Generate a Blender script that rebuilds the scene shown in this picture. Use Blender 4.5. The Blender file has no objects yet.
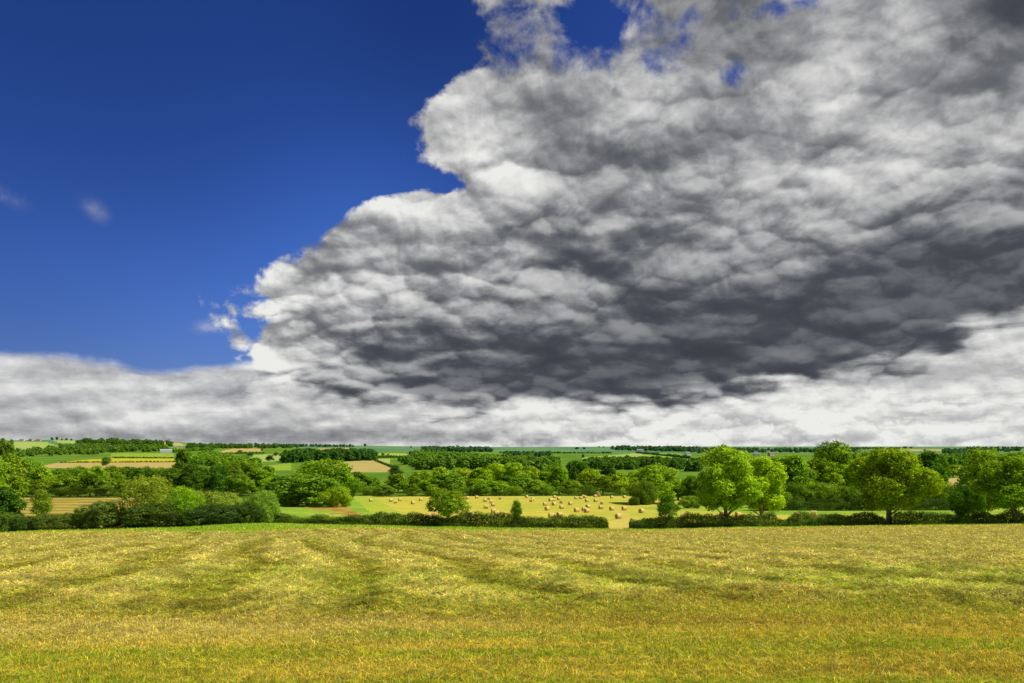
import bpy, math, random
import numpy as np
from mathutils import Vector

rng = np.random.default_rng(7)
random.seed(7)
SC = bpy.context.scene
COL = SC.collection
F = 740.0          # focal length in pixels of a 1024 wide frame
HY = 447.0         # row of the horizon
EYE = 1.7

# ------------------------------------------------------------------ helpers
def tag(o, label=None, cat=None, group=None, kind=None):
    if label: o['label'] = label
    if cat: o['category'] = cat
    if group: o['group'] = group
    if kind: o['kind'] = kind
    return o

def link(o, parent=None):
    COL.objects.link(o)
    if parent is not None: o.parent = parent
    return o

def empty(name, loc=(0, 0, 0), rz=0.0, scale=None):
    o = bpy.data.objects.new(name, None)
    o.empty_display_size = 0.5
    o.location = loc
    o.rotation_euler = (0, 0, rz)
    if scale is not None: o.scale = scale
    return link(o)

def np_mesh(name, verts, faces, mat=None, cols=None, smooth=False):
    """verts (n,3), faces (m,k) with fixed k; cols (n,3) optional point colours"""
    verts = np.ascontiguousarray(verts, dtype=np.float32)
    faces = np.ascontiguousarray(faces, dtype=np.int32)
    me = bpy.data.meshes.new(name)
    m, k = faces.shape
    me.vertices.add(len(verts)); me.vertices.foreach_set('co', verts.ravel())
    me.loops.add(m * k); me.loops.foreach_set('vertex_index', faces.ravel())
    me.polygons.add(m)
    me.polygons.foreach_set('loop_start', np.arange(0, m * k, k, dtype=np.int32))
    me.polygons.foreach_set('use_smooth', np.full(m, smooth, dtype=bool))
    if cols is not None:
        a = me.attributes.new('Col', 'FLOAT_COLOR', 'POINT')
        c = np.ones((len(verts), 4), dtype=np.float32); c[:, :3] = cols
        a.data.foreach_set('color', c.ravel())
    me.update(calc_edges=True)
    if mat: me.materials.append(mat)
    return me

def mesh_obj(name, me, parent=None):
    return link(bpy.data.objects.new(name, me), parent)

def sstep(a, b, x):
    t = np.clip((x - a) / (b - a), 0, 1)
    return t * t * (3 - 2 * t)

_perm = rng.permutation(4096)
_gr = rng.uniform(-1, 1, 4096)
def vnoise(x, y):
    xi = np.floor(x).astype(np.int64); yi = np.floor(y).astype(np.int64)
    xf = x - xi; yf = y - yi
    u = xf * xf * (3 - 2 * xf); v = yf * yf * (3 - 2 * yf)
    def g(i, j): return _gr[_perm[(_perm[i & 4095] + j) & 4095]]
    return ((g(xi, yi) * (1 - u) + g(xi + 1, yi) * u) * (1 - v) +
            (g(xi, yi + 1) * (1 - u) + g(xi + 1, yi + 1) * u) * v)
def fbm(x, y, octv=4, rough=0.5):
    s = 0; a = 1; t = 0
    for i in range(octv):
        s = s + a * vnoise(x * 2 ** i + 17.3 * i, y * 2 ** i - 9.1 * i); t += a; a *= rough
    return s / t

# ------------------------------------------------------------------ terrain
UK = np.array([0, 60, 160, 250, 350, 430, 512, 640, 760, 900, 1024], float)
EK = np.array([531.5, 529.5, 527, 523.0, 525, 526.5, 528, 529, 527, 525, 523.5])   # row of the field edge
YK = np.array([130, 150, 200, 280, 340, 420, 500, 700, 900, 1300, 1600, 2000, 2600, 3500, 5000, 8000, 40000], float)
RT = np.array([
 [520, 511, 498, 494, 489, 484, 475, 470, 462, 457, 448.5, 440.5, 442, 445, 447, 447],
 [520, 511, 498, 494, 489, 484, 475, 470, 462, 457, 448, 439.5, 442, 445, 447, 447],
 [519, 510, 498, 494, 488, 483, 475, 470, 461, 456, 448, 441.5, 443, 446, 447, 447],
 [516, 506, 499, 495, 488, 483, 476, 470, 462, 457, 451, 445.5, 445.5, 446, 447, 447],
 [519, 507, 500, 496.5, 490, 484, 475, 469, 462, 458, 452, 447, 445.5, 446, 447, 447],
 [520, 510.5, 501, 497, 490, 484, 475, 469, 462, 458, 453, 449, 446.5, 446.5, 447, 447],
 [520, 511, 501, 496.5, 490, 484, 476, 469, 463, 459, 454, 450, 447.5, 447, 447, 447],
 [520, 511, 501, 496.5, 490, 485, 476, 469, 462, 458, 454, 451, 448, 446.5, 446.5, 447],
 [520, 511, 502, 497, 491, 486, 477, 470, 463, 459, 455, 452, 449, 447.5, 446.5, 447],
 [518, 511, 503, 497, 488, 480, 473, 468, 462, 459, 456, 453, 450, 447.5, 446.5, 447],
 [517, 510, 501, 495, 486, 479, 472, 467, 462, 459, 456, 453, 449.5, 446.8, 446.5, 447]])
RT = np.concatenate([EK[:, None], RT], axis=1)

def row_at(u, Y):
    """row of the ground seen at column u and depth Y (arrays)"""
    u = np.atleast_1d(np.asarray(u, float)); Y = np.atleast_1d(np.asarray(Y, float))
    u, Y = np.broadcast_arrays(u, Y)
    uc = np.clip(u, 0, 1024)
    # smooth in u
    iu = np.clip(np.searchsorted(UK, uc, side='right') - 1, 0, len(UK) - 2)
    tu = (uc - UK[iu]) / (UK[iu + 1] - UK[iu]); tu = tu * tu * (3 - 2 * tu)
    iy = np.clip(np.searchsorted(YK, Y, side='right') - 1, 0, len(YK) - 2)
    ty = np.clip((Y - YK[iy]) / (YK[iy + 1] - YK[iy]), 0, 1)
    far = ((RT[iu, iy] * (1 - tu) + RT[iu + 1, iy] * tu) * (1 - ty) +
           (RT[iu, iy + 1] * (1 - tu) + RT[iu + 1, iy + 1] * tu) * ty)
    E = RT[iu, 0] * (1 - tu) + RT[iu + 1, 0] * tu
    s_edge = (E - HY) / F - EYE / 130.0
    k = sstep(12, 115, Y)
    s = 0.095 * (1 - k) + s_edge * k
    near = HY + F * (EYE / np.maximum(Y, 1) + s)
    return np.where(Y <= 130, near, far)

def zsm(X, Y):
    """smooth ground height"""
    X = np.asarray(X, float); Y = np.asarray(Y, float)
    Ys = np.maximum(Y, 5.0)
    z = EYE - (row_at(512 + F * X / Ys, Ys) - HY) / F * Ys
    z = z.reshape(np.broadcast(X, Y).shape)
    return np.where(Y < 5.0, -0.095 * Y, z)

def verge_start(u):
    return 103 - 28 * np.exp(-((u - 235) / 90.0) ** 2) + 10 * sstep(520, 700, u) + 10 * fbm(u * 0.012, u * 0 + 3.0, 4)

def windrow(X, Y):
    """rows of raked hay: 0..1 mask; rows run away from the camera towards the left"""
    wob = fbm(X * 0.06, Y * 0.06, 3) * 3.0
    ph = (X * 0.90 + Y * (0.30 + 0.004 * np.clip(X, -20, 60)) + wob) / 3.4
    w = 0.5 + 0.5 * np.cos(ph * 2 * math.pi)
    near = sstep(12.0, 15.0, Y + fbm(X * 0.2, Y * 0.2, 3) * 2.2 + (X > 0) * 0.0)
    vs_ = verge_start(512 + F * X / np.maximum(Y, 5)); edge = 1 - sstep(vs_ - 6, vs_ + 2, Y)
    return w * near * edge, near * edge

def zg(X, Y):
    X = np.asarray(X, float); Y = np.asarray(Y, float)
    z = zsm(X, Y)
    near = 1 - sstep(118, 126, Y)
    w, m = windrow(X, Y)
    bump = (0.05 * fbm(X * 0.9, Y * 0.9, 4) + m * (0.13 * w + 0.17 * fbm(X * 1.6 + 5, Y * 1.6, 4, 0.6)
            + 0.14 * np.maximum(fbm(X * 0.5 + 50, Y * 0.5, 3), 0) + 0.11 * np.exp(-((Y - 14.8) / 0.9) ** 2) * (0.5 + fbm(X * 0.7, Y * 0.7, 3))))
    rough = sstep(126, 150, Y) * (1 - sstep(900, 2000, Y)) * 0.12 * fbm(X * 0.15, Y * 0.15, 3)
    return z + bump * near + rough

def gz(x, y): return float(zg(np.array([x]), np.array([y]))[0])

def at(px, Y):
    x = (px - 512) / F * Y
    return x, Y, gz(x, Y)

def Y_of(px, row):
    ys = np.concatenate([np.arange(6, 130, 0.5), np.geomspace(130, 5000, 900)])
    r = row_at(np.full_like(ys, px), ys)
    i = int(np.argmax(r <= row))
    return float(ys[i]) if (r <= row).any() else 4000.0

# ------------------------------------------------------------------ node helpers
class V:
    """tiny expression wrapper around a node socket"""
    nt = None
    def __init__(s, x): s.s = x
    @staticmethod
    def m(op, *a, clamp=False):
        n = V.nt.nodes.new('ShaderNodeMath'); n.operation = op; n.use_clamp = clamp
        for i, x in enumerate(a):
            if isinstance(x, V): V.nt.links.new(x.s, n.inputs[i])
            else: n.inputs[i].default_value = float(x)
        return V(n.outputs[0])
    def __add__(a, b): return V.m('ADD', a, b)
    __radd__ = __add__
    def __mul__(a, b): return V.m('MULTIPLY', a, b)
    __rmul__ = __mul__
    def __sub__(a, b): return V.m('SUBTRACT', a, b)
    def __rsub__(a, b): return V.m('SUBTRACT', b, a)
    def __truediv__(a, b): return V.m('DIVIDE', a, b)

def vstep(x, a, b):
    n = V.nt.nodes.new('ShaderNodeMapRange'); n.interpolation_type = 'SMOOTHSTEP'
    V.nt.links.new(x.s, n.inputs[0]); n.inputs[1].default_value = a; n.inputs[2].default_value = b
    return V(n.outputs[0])

def vxyz(x, y, z):
    n = V.nt.nodes.new('ShaderNodeCombineXYZ')
    for i, q in enumerate((x, y, z)):
        if isinstance(q, V): V.nt.links.new(q.s, n.inputs[i])
        else: n.inputs[i].default_value = q
    return n.outputs[0]

def vnoise_n(vec, scale, detail=4, rough=0.5, dist=0.0, lac=2.0, color=False):
    n = V.nt.nodes.new('ShaderNodeTexNoise'); n.noise_dimensions = '3D'
    V.nt.links.new(vec, n.inputs['Vector'])
    n.inputs['Scale'].default_value = scale; n.inputs['Detail'].default_value = detail
    n.inputs['Roughness'].default_value = rough; n.inputs['Distortion'].default_value = dist
    n.inputs['Lacunarity'].default_value = lac
    return n.outputs['Color'] if color else V(n.outputs['Fac'])

def vmix(f, a, b, typ='MIX'):
    n = V.nt.nodes.new('ShaderNodeMix'); n.data_type = 'RGBA'; n.blend_type = typ
    for sock, x in ((n.inputs[0], f), (n.inputs[6], a), (n.inputs[7], b)):
        if isinstance(x, V): V.nt.links.new(x.s, sock)
        elif isinstance(x, (int, float)): sock.default_value = x
        elif isinstance(x, tuple): sock.default_value = (*x[:3], 1)
        else: V.nt.links.new(x, sock)
    return n.outputs[2]

def new_mat(name):
    m = bpy.data.materials.new(name); m.use_nodes = True
    V.nt = m.node_tree
    m.node_tree.nodes.clear()
    return m, m.node_tree

def out_surface(nt, sh):
    o = nt.nodes.new('ShaderNodeOutputMaterial'); nt.links.new(sh, o.inputs[0])

def pos():
    g = V.nt.nodes.new('ShaderNodeNewGeometry'); return g.outputs['Position']

def leaf_mat(name, a, b, transl=0.35, warm=(1.3, 1.35, 0.5)):
    """foliage: diffuse + translucent, per leaf value in Col.r, per object tint from object colour"""
    m, nt = new_mat(name)
    at_ = nt.nodes.new('ShaderNodeAttribute'); at_.attribute_name = 'Col'
    sp = nt.nodes.new('ShaderNodeSeparateColor'); nt.links.new(at_.outputs['Color'], sp.inputs[0])
    oi = nt.nodes.new('ShaderNodeObjectInfo')
    c = vmix(V(sp.outputs[0]), a, b)
    big = vnoise_n(pos(), 0.35, 3, 0.6)
    c = vmix(vstep(big, 0.35, 0.7) * 0.5, c, vmix(1.0, c, (1.3, 1.22, 0.7), 'MULTIPLY'))
    c = vmix(1.0, c, oi.outputs['Color'], 'MULTIPLY')
    d = nt.nodes.new('ShaderNodeBsdfDiffuse'); nt.links.new(c, d.inputs[0])
    t = nt.nodes.new('ShaderNodeBsdfTranslucent'); nt.links.new(vmix(1.0, c, warm, 'MULTIPLY'), t.inputs[0])
    mx = nt.nodes.new('ShaderNodeMixShader'); mx.inputs[0].default_value = transl
    nt.links.new(d.outputs[0], mx.inputs[1]); nt.links.new(t.outputs[0], mx.inputs[2])
    out_surface(nt, mx.outputs[0])
    return m

def ground_mat(name, c1, c2, c3, s1=0.05, s2=1.2, bump=0.0, stripes=None):
    m, nt = new_mat(name)
    p = pos()
    n1 = vnoise_n(p, s1, 4, 0.55); n2 = vnoise_n(p, s2, 5, 0.65)
    c = vmix(vstep(n1, 0.38, 0.64), c1, c2)
    c = vmix(vstep(n2, 0.45, 0.72) * 0.75, c, c3)
    if stripes:
        sx, sy, per, colr, amt = stripes
        s = nt.nodes.new('ShaderNodeSeparateXYZ'); nt.links.new(p, s.inputs[0])
        ph = (V(s.outputs[0]) * sx + V(s.outputs[1]) * sy + n1 * 14.0) * (2 * math.pi / per)
        w = V.m('SINE', ph) * 0.5 + 0.5
        c = vmix(vstep(w + (n2 - 0.5) * 0.8, 0.55, 1.0) * amt, c, colr)
    d = nt.nodes.new('ShaderNodeBsdfDiffuse'); nt.links.new(c, d.inputs[0])
    if bump:
        b = nt.nodes.new('ShaderNodeBump'); b.inputs['Strength'].default_value = bump
        b.inputs['Distance'].default_value = 0.3
        nt.links.new(n2.s, b.inputs['Height']); nt.links.new(b.outputs[0], d.inputs['Normal'])
    out_surface(nt, d.outputs[0])
    return m

def col_mat(name, transl=0.25, gloss=0.0):
    m, nt = new_mat(name)
    a = nt.nodes.new('ShaderNodeAttribute'); a.attribute_name = 'Col'
    n = vnoise_n(pos(), 6.0, 4, 0.6)
    c = vmix(vstep(n, 0.3, 0.75), vmix(1.0, a.outputs['Color'], (0.72, 0.72, 0.72), 'MULTIPLY'),
             vmix(1.0, a.outputs['Color'], (1.25, 1.22, 1.1), 'MULTIPLY'))
    d = nt.nodes.new('ShaderNodeBsdfDiffuse'); nt.links.new(c, d.inputs[0])
    sh = d.outputs[0]
    if transl:
        t = nt.nodes.new('ShaderNodeBsdfTranslucent'); nt.links.new(c, t.inputs[0])
        mx = nt.nodes.new('ShaderNodeMixShader'); mx.inputs[0].default_value = transl
        nt.links.new(d.outputs[0], mx.inputs[1]); nt.links.new(t.outputs[0], mx.inputs[2]); sh = mx.outputs[0]
    out_surface(nt, sh)
    return m

def plain_mat(name, c1, c2, scale=2.0, rough=0.85):
    m, nt = new_mat(name)
    n = vnoise_n(pos(), scale, 5, 0.65)
    c = vmix(vstep(n, 0.35, 0.7), c1, c2)
    b = nt.nodes.new('ShaderNodeBsdfPrincipled'); nt.links.new(c, b.inputs['Base Color'])
    b.inputs['Roughness'].default_value = rough
    out_surface(nt, b.outputs[0])
    return m

M = {}
M['leaf'] = leaf_mat('broadleaf_foliage', (0.075, 0.155, 0.012), (0.40, 0.60, 0.045), 0.45)
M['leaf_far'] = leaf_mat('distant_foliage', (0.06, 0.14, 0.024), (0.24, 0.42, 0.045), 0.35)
M['hedge'] = leaf_mat('hedge_foliage', (0.05, 0.095, 0.018), (0.24, 0.34, 0.045), 0.3)
M['bark'] = plain_mat('bark', (0.20, 0.14, 0.09), (0.36, 0.27, 0.19), 4.0)
M['blade'] = col_mat('grass_and_hay', 0.30)
M['soil'] = col_mat('stubble_ground', 0.0)
M['pasture'] = ground_mat('pasture', (0.10, 0.20, 0.022), (0.16, 0.27, 0.03), (0.08, 0.15, 0.02), 0.01, 0.15)
M['green'] = ground_mat('bright_grass', (0.20, 0.35, 0.03), (0.34, 0.42, 0.05), (0.16, 0.25, 0.03), 0.05, 0.6)
M['lime'] = ground_mat('pale_green_grass', (0.30, 0.40, 0.09), (0.38, 0.45, 0.12), (0.24, 0.34, 0.06), 0.02, 0.3)
M['bales'] = ground_mat('cut_hay_stubble', (0.58, 0.48, 0.07), (0.44, 0.44, 0.06), (0.38, 0.34, 0.05), 0.03, 0.7, 0.0,
                        (0.45, 1.0, 6.5, (0.34, 0.36, 0.035), 0.85))
M['stub'] = ground_mat('mown_strips', (0.42, 0.34, 0.07), (0.36, 0.30, 0.06), (0.24, 0.22, 0.04), 0.04, 0.8, 0.0,
                       (0.10, 1.0, 16.0, (0.20, 0.13, 0.025), 0.9))
M['yellow'] = ground_mat('ripening_crop', (0.55, 0.45, 0.03), (0.45, 0.42, 0.03), (0.36, 0.34, 0.04), 0.02, 0.1, 0.0,
                         (0.02, 1.0, 60.0, (0.30, 0.34, 0.03), 0.5))
M['tan'] = ground_mat('dry_tan_crop', (0.48, 0.36, 0.12), (0.42, 0.34, 0.11), (0.34, 0.29, 0.08), 0.02, 0.15)
M['rust'] = ground_mat('rusty_dead_bracken', (0.34, 0.14, 0.03), (0.40, 0.34, 0.07), (0.20, 0.28, 0.03), 0.35, 0.9)
M['blue'] = ground_mat('haze_tinted_pasture', (0.09, 0.22, 0.09), (0.16, 0.27, 0.10), (0.06, 0.15, 0.08), 0.003, 0.03)  # bluish green: haze of the distance mixed into the ground colour
M['olive'] = ground_mat('part_mown_grass', (0.34, 0.42, 0.05), (0.42, 0.44, 0.05), (0.26, 0.34, 0.04), 0.04, 0.6, 0.0,
                        (0.45, 1.0, 6.5, (0.28, 0.36, 0.03), 0.7))
M['track'] = ground_mat('dry_track', (0.56, 0.46, 0.10), (0.48, 0.42, 0.07), (0.36, 0.34, 0.06), 0.1, 1.0)
M['stone'] = plain_mat('pale_stone', (0.42, 0.37, 0.31), (0.52, 0.47, 0.40), 0.6)
M['white'] = plain_mat('whitewashed_wall', (0.62, 0.60, 0.56), (0.72, 0.70, 0.66), 0.6)
M['tile'] = plain_mat('clay_tile_roof', (0.26, 0.13, 0.09), (0.34, 0.19, 0.13), 1.0)
M['slate'] = plain_mat('slate_roof', (0.16, 0.17, 0.19), (0.26, 0.27, 0.29), 1.0)
M['sheet'] = plain_mat('metal_sheet_roof', (0.36, 0.40, 0.42), (0.45, 0.48, 0.49), 1.0, 0.5)
M['glass'] = plain_mat('dark_window', (0.02, 0.025, 0.03), (0.04, 0.05, 0.06), 1.0, 0.15)
M['straw'] = None

# ------------------------------------------------------------------ ground sheets
def in_poly(px, py, poly):
    inside = np.zeros(px.shape, bool); n = len(poly); j = n - 1
    for i in range(n):
        xi, yi = poly[i]; xj, yj = poly[j]
        c = ((yi > py) != (yj > py)) & (px < (xj - xi) * (py - yi) / (yj - yi + 1e-9) + xi)
        inside ^= c; j = i
    return inside

us = np.concatenate([np.arange(-1100, -240, 40), np.arange(-240, 1264, 3.0), np.arange(1264, 2130, 40)])
ynear = []
r = HY + F * (EYE / 3.0 + 0.095)
while True:
    y = EYE / ((r - HY) / F - 0.095)
    if y > 126: break
    ynear.append(y)
    r -= 2.0 if r > 720 else (0.45 if y < 60 else 0.28)
yfar = np.geomspace(126.5, 5200, 330)
ys = np.concatenate([ynear, yfar, [6500, 8000, 12000, 20000, 40000]])
UU, YY = np.meshgrid(us, ys)
XX = (UU - 512) / F * YY
ZZ = zg(XX, YY)
NV = len(us)
fi, fj = np.meshgrid(np.arange(len(ys) - 1), np.arange(NV - 1), indexing='ij')
quads = np.stack([fi * NV + fj, fi * NV + fj + 1, (fi + 1) * NV + fj + 1, (fi + 1) * NV + fj], -1).reshape(-1, 4)
cu = ((us[:-1] + us[1:]) / 2)[None, :].repeat(len(ys) - 1, 0).ravel()
cy = ((ys[:-1] + ys[1:]) / 2)[:, None].repeat(NV - 1, 1).ravel()
crow = row_at(cu, cy)
# ragged field edges
jit_u = fbm(cu * 0.05, cy * 0.02, 2) * 2.0
edge = row_at(cu, np.full_like(cu, 130.0))
region = np.full(len(cu), -1)
FIELDS = [
 # name, material, polygon in (column, row of the ground), label
 ('track', 'track', [(611, 509), (617, 507), (632, 516), (640, 520), (629, 533), (608, 533), (607, 524), (620, 518)]),
 ('grass_strip', 'olive', [(352, 495), (372, 496), (440, 535), (395, 535)]),
 ('grass_strip', 'green', [(640, 507), (700, 505), (1400, 506), (1400, 514.5), (800, 515.5), (700, 511), (640, 509.5)]),
 ('bale_field', 'bales', [(352, 497.6), (410, 521), (410, 540), (1400, 540), (1400, 517), (790, 514), (700, 510), (690, 499), (640, 496), (420, 496.2)]),
 ('bracken_patch', 'rust', [(303, 508), (326, 506.5), (346, 505), (352, 510), (369, 517), (354, 518), (340, 514), (330, 514.5), (334, 511), (312, 510)]),
 ('grass_field', 'green', [(262, 502), (360, 499), (392, 522), (410, 540), (262, 540)]),
 ('stubble_field', 'stub', [(-400, 497), (100, 497.5), (140, 498), (150, 540), (-400, 540)]),
 ('fallow_field', 'tan', [(222, 489), (268, 488.5), (268, 493), (222, 493.5)]),
 ('fallow_field', 'track', [(330, 486.4), (432, 486.0), (432, 489), (330, 489.2)]),
 ('fallow_field', 'tan', [(916, 481), (965, 477), (968, 486), (916, 488)]),
 ('crop_field', 'yellow', [(56, 462.4), (82, 460), (112, 458.2), (173, 458.6), (176, 461.6), (110, 461.8)]),
 ('crop_field', 'tan', [(30, 468), (56, 463), (110, 462.3), (176, 462.2), (176, 468)]),
 ('grass_field', 'green', [(112, 453), (173, 453.4), (173, 457.8), (112, 457.6)]),
 ('grass_field', 'lime', [(-60, 449), (14, 441.5), (46, 441.8), (60, 447.5), (30, 449.5), (-60, 453)]),
 ('grass_field', 'lime', [(50, 440), (76, 440.5), (76, 444), (60, 443)]),
 ('crop_field', 'tan', [(94, 443.6), (112, 444.0), (111, 446), (95, 446)]),
 ('crop_field', 'tan', [(160, 442), (180, 443), (186, 446), (160, 446)]),
 ('crop_field', 'tan', [(178, 448), (190, 448), (186, 451), (176, 451)]),
 ('crop_field', 'tan', [(214, 453.6), (232, 448.4), (262, 448.4), (263, 452.6), (240, 454)]),
 ('grass_field', 'lime', [(250, 455), (281, 454), (279, 461), (250, 463)]),
 ('grass_field', 'green', [(262, 466), (292, 463), (292, 470), (262, 471)]),
 ('crop_field', 'tan', [(318, 463.5), (360, 460.8), (374, 460.8), (392, 467), (388, 472), (330, 472)]),
 ('grass_field', 'lime', [(364, 459.4), (392, 458.6), (388, 465), (376, 461)]),
 ('crop_field', 'tan', [(316, 448.4), (352, 447.7), (352, 449), (318, 449.6)]),
 ('grass_field', 'lime', [(376, 453.4), (420, 453.4), (414, 457.4), (374, 457)]),
 ('grass_field', 'lime', [(582, 457.5), (636, 453.2), (656, 456.6), (640, 460), (586, 461)]),
 ('grass_field', 'green', [(640, 452.8), (680, 453.5), (690, 458), (660, 457.5)]),
 ('crop_field', 'lime', [(664, 459.6), (698, 458.8), (698, 463.5), (668, 463)]),
 ('crop_field', 'tan', [(900, 449.4), (946, 449.2), (946, 451.0), (900, 451.2)]),
 ('grass_field', 'lime', [(944, 454.8), (964, 454.6), (964, 457.4), (944, 457.6)]),
 ('distant_hills', 'blue', [(-1200, 430), (2200, 430), (2200, 455.5), (700, 453.0), (560, 452.6), (380, 451.4), (300, 447.8), (-1200, 446)]),
]
order = list(range(len(FIELDS)))
for k in reversed(order):            # first in the list wins
    nm, mt, poly = FIELDS[k]
    msk = in_poly(cu + jit_u, crow, poly) & (cy > 127.5) & (cy < 6000)
    if nm == 'distant_hills': msk |= cy >= 6000
    region[msk] = k
vstart = verge_start(cu)
region[cy <= vstart] = 1000
verge = (cy > vstart) & (cy < 130.5)
gapm = (cu > 608) & (cu < 630)
region[verge & ~gapm] = 1001
region[(cy > 123) & (cy < 133) & gapm] = [i for i, f in enumerate(FIELDS) if f[0] == 'track'][0]

ALLV = np.stack([XX.ravel(), YY.ravel(), ZZ.ravel()], -1)

# colour of the mown field, per point
PAL = dict(straw=(0.80, 0.68, 0.22), gold=(0.88, 0.68, 0.06), olive=(0.42, 0.42, 0.04), green=(0.30, 0.48, 0.02),
           brown=(0.30, 0.17, 0.05), dark=(0.13, 0.13, 0.03), lime=(0.30, 0.36, 0.03))
PAL = {k: np.array(v) for k, v in PAL.items()}
def field_weights(X, Y):
    """proportions of green, gold, brown, olive strands at a spot"""
    row = row_at(512 + F * X / np.maximum(Y, 3), np.maximum(Y, 3))
    w, m = windrow(X, Y)
    n1 = fbm(X * 0.11 + 3, Y * 0.11, 4); n2 = fbm(X * 0.35 + 9, Y * 0.6, 4); n3 = fbm(X * 1.1, Y * 1.1 + 7, 3)
    belt = np.exp(-((Y - 19.5 + X * 0.05) / 5.0) ** 2) * sstep(-14, 2, X)      # greener belt in the middle distance
    green = 0.14 + 0.45 * sstep(0.02, 0.55, n1 + 0.5 * n2) + 0.55 * belt * (0.6 + n2) + 0.28 * (1 - m) * sstep(-0.1, 0.4, n2)
    green = green + 0.40 * sstep(9.2, 7.4, Y + 0.25 * np.abs(X + 6) + n2) * (1 - m)
    n4 = fbm(X * 0.75 + 31, Y * 0.75, 3)
    olive = 0.8 * (1 - m) * sstep(0.05, 0.4, n4) + m * (0.10 + 0.7 * (1 - w) ** 2 + 0.3 * belt + 1.5 * np.maximum(n4 - 0.08, 0) + 1.2 * np.maximum(fbm(X * 2.2 + 11, Y * 1.4, 3) - 0.1, 0)) + 0.08
    gold = 0.34 + 0.42 * (1 - m) + 0.25 * np.maximum(-n2, 0)
    straw = 0.22 + m * 0.75 * w + 0.25 * sstep(30, 70, Y)
    straw = straw + 1.6 * (1 - m) * np.exp(-((Y - 11.6 - 0.06 * X) / 1.1) ** 2) * (1 - sstep(-6, 3, X))
    st = fbm(X * 0.10 + 70, Y * 1.1, 3)
    green = green + 0.9 * (1 - m) * sstep(0.08, 0.4, st)
    brown = 0.06 + 0.5 * (1 - m) * sstep(0.1, 0.4, -st) + 0.55 * sstep(0.25, 0.6, n3 + 0.4 * n2) * np.exp(-((Y - 14.0) / 2.5) ** 2) + 0.10 * sstep(0.2, 0.6, n3)
    far = sstep(55, 105, Y)
    gold = gold + far * 0.6
    vs_ = verge_start(512 + F * X / np.maximum(Y, 3))
    vg = sstep(vs_ - 4, vs_ + 5, Y + 3 * n2) * ~((np.abs(512 + F * X / np.maximum(Y, 3) - 619) < 12) & (Y > 112))
    W = np.stack([green, olive, gold, straw, np.maximum(brown, 0)], -1)
    W = np.maximum(W, 0)
    W = W / W.sum(-1, keepdims=True)
    V_ = np.array([0.85, 0.0, 0.15, 0, 0])
    return W * (1 - vg[..., None]) + V_ * vg[..., None]
CO = np.stack([PAL['green'], PAL['olive'], PAL['gold'], PAL['straw'], PAL['brown']])
GREENV = np.array([0.30, 0.46, 0.015])

def emit_sheet(name, mask, mat, colf=None, smooth=True):
    q = quads[mask]
    if not len(q): return None
    ids, inv = np.unique(q, return_inverse=True)
    v = ALLV[ids]
    me = np_mesh(name, v, inv.reshape(q.shape), mat, colf(v) if colf else None, smooth)
    return tag(mesh_obj(name, me), kind='structure')

def soil_col(v):
    W = field_weights(v[:, 0], v[:, 1])
    c = W @ CO
    w, m = windrow(v[:, 0], v[:, 1])
    return c * (0.42 * (1 + m * 0.4 * (w - 0.5)))[:, None]
emit_sheet('mown_hay_field', region == 1000, M['soil'], soil_col)
emit_sheet('grass_verge', region == 1001, M['green'])
emit_sheet('ground', region == -1, M['pasture'])
for k, (nm, mt, poly) in enumerate(FIELDS):
    emit_sheet(nm, region == k, M[mt])
# the field goes on behind the photographer
xb = np.linspace(-260, 260, 90); yb = np.linspace(-160, 2.9, 50)
xa = (us - 512) / F * ys[0]
BX, BY = np.meshgrid(xb, yb); BZ = zg(BX, BY) - 0.01
nb = len(xb); bi, bj = np.meshgrid(np.arange(len(yb) - 1), np.arange(nb - 1), indexing='ij')
bq = np.stack([bi * nb + bj, bi * nb + bj + 1, (bi + 1) * nb + bj + 1, (bi + 1) * nb + bj], -1).reshape(-1, 4)
bv = np.stack([BX.ravel(), BY.ravel(), BZ.ravel()], -1)
tag(mesh_obj('mown_hay_field', np_mesh('mown_hay_field', bv, bq, M['soil'], soil_col(bv), True)), kind='structure')

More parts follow.
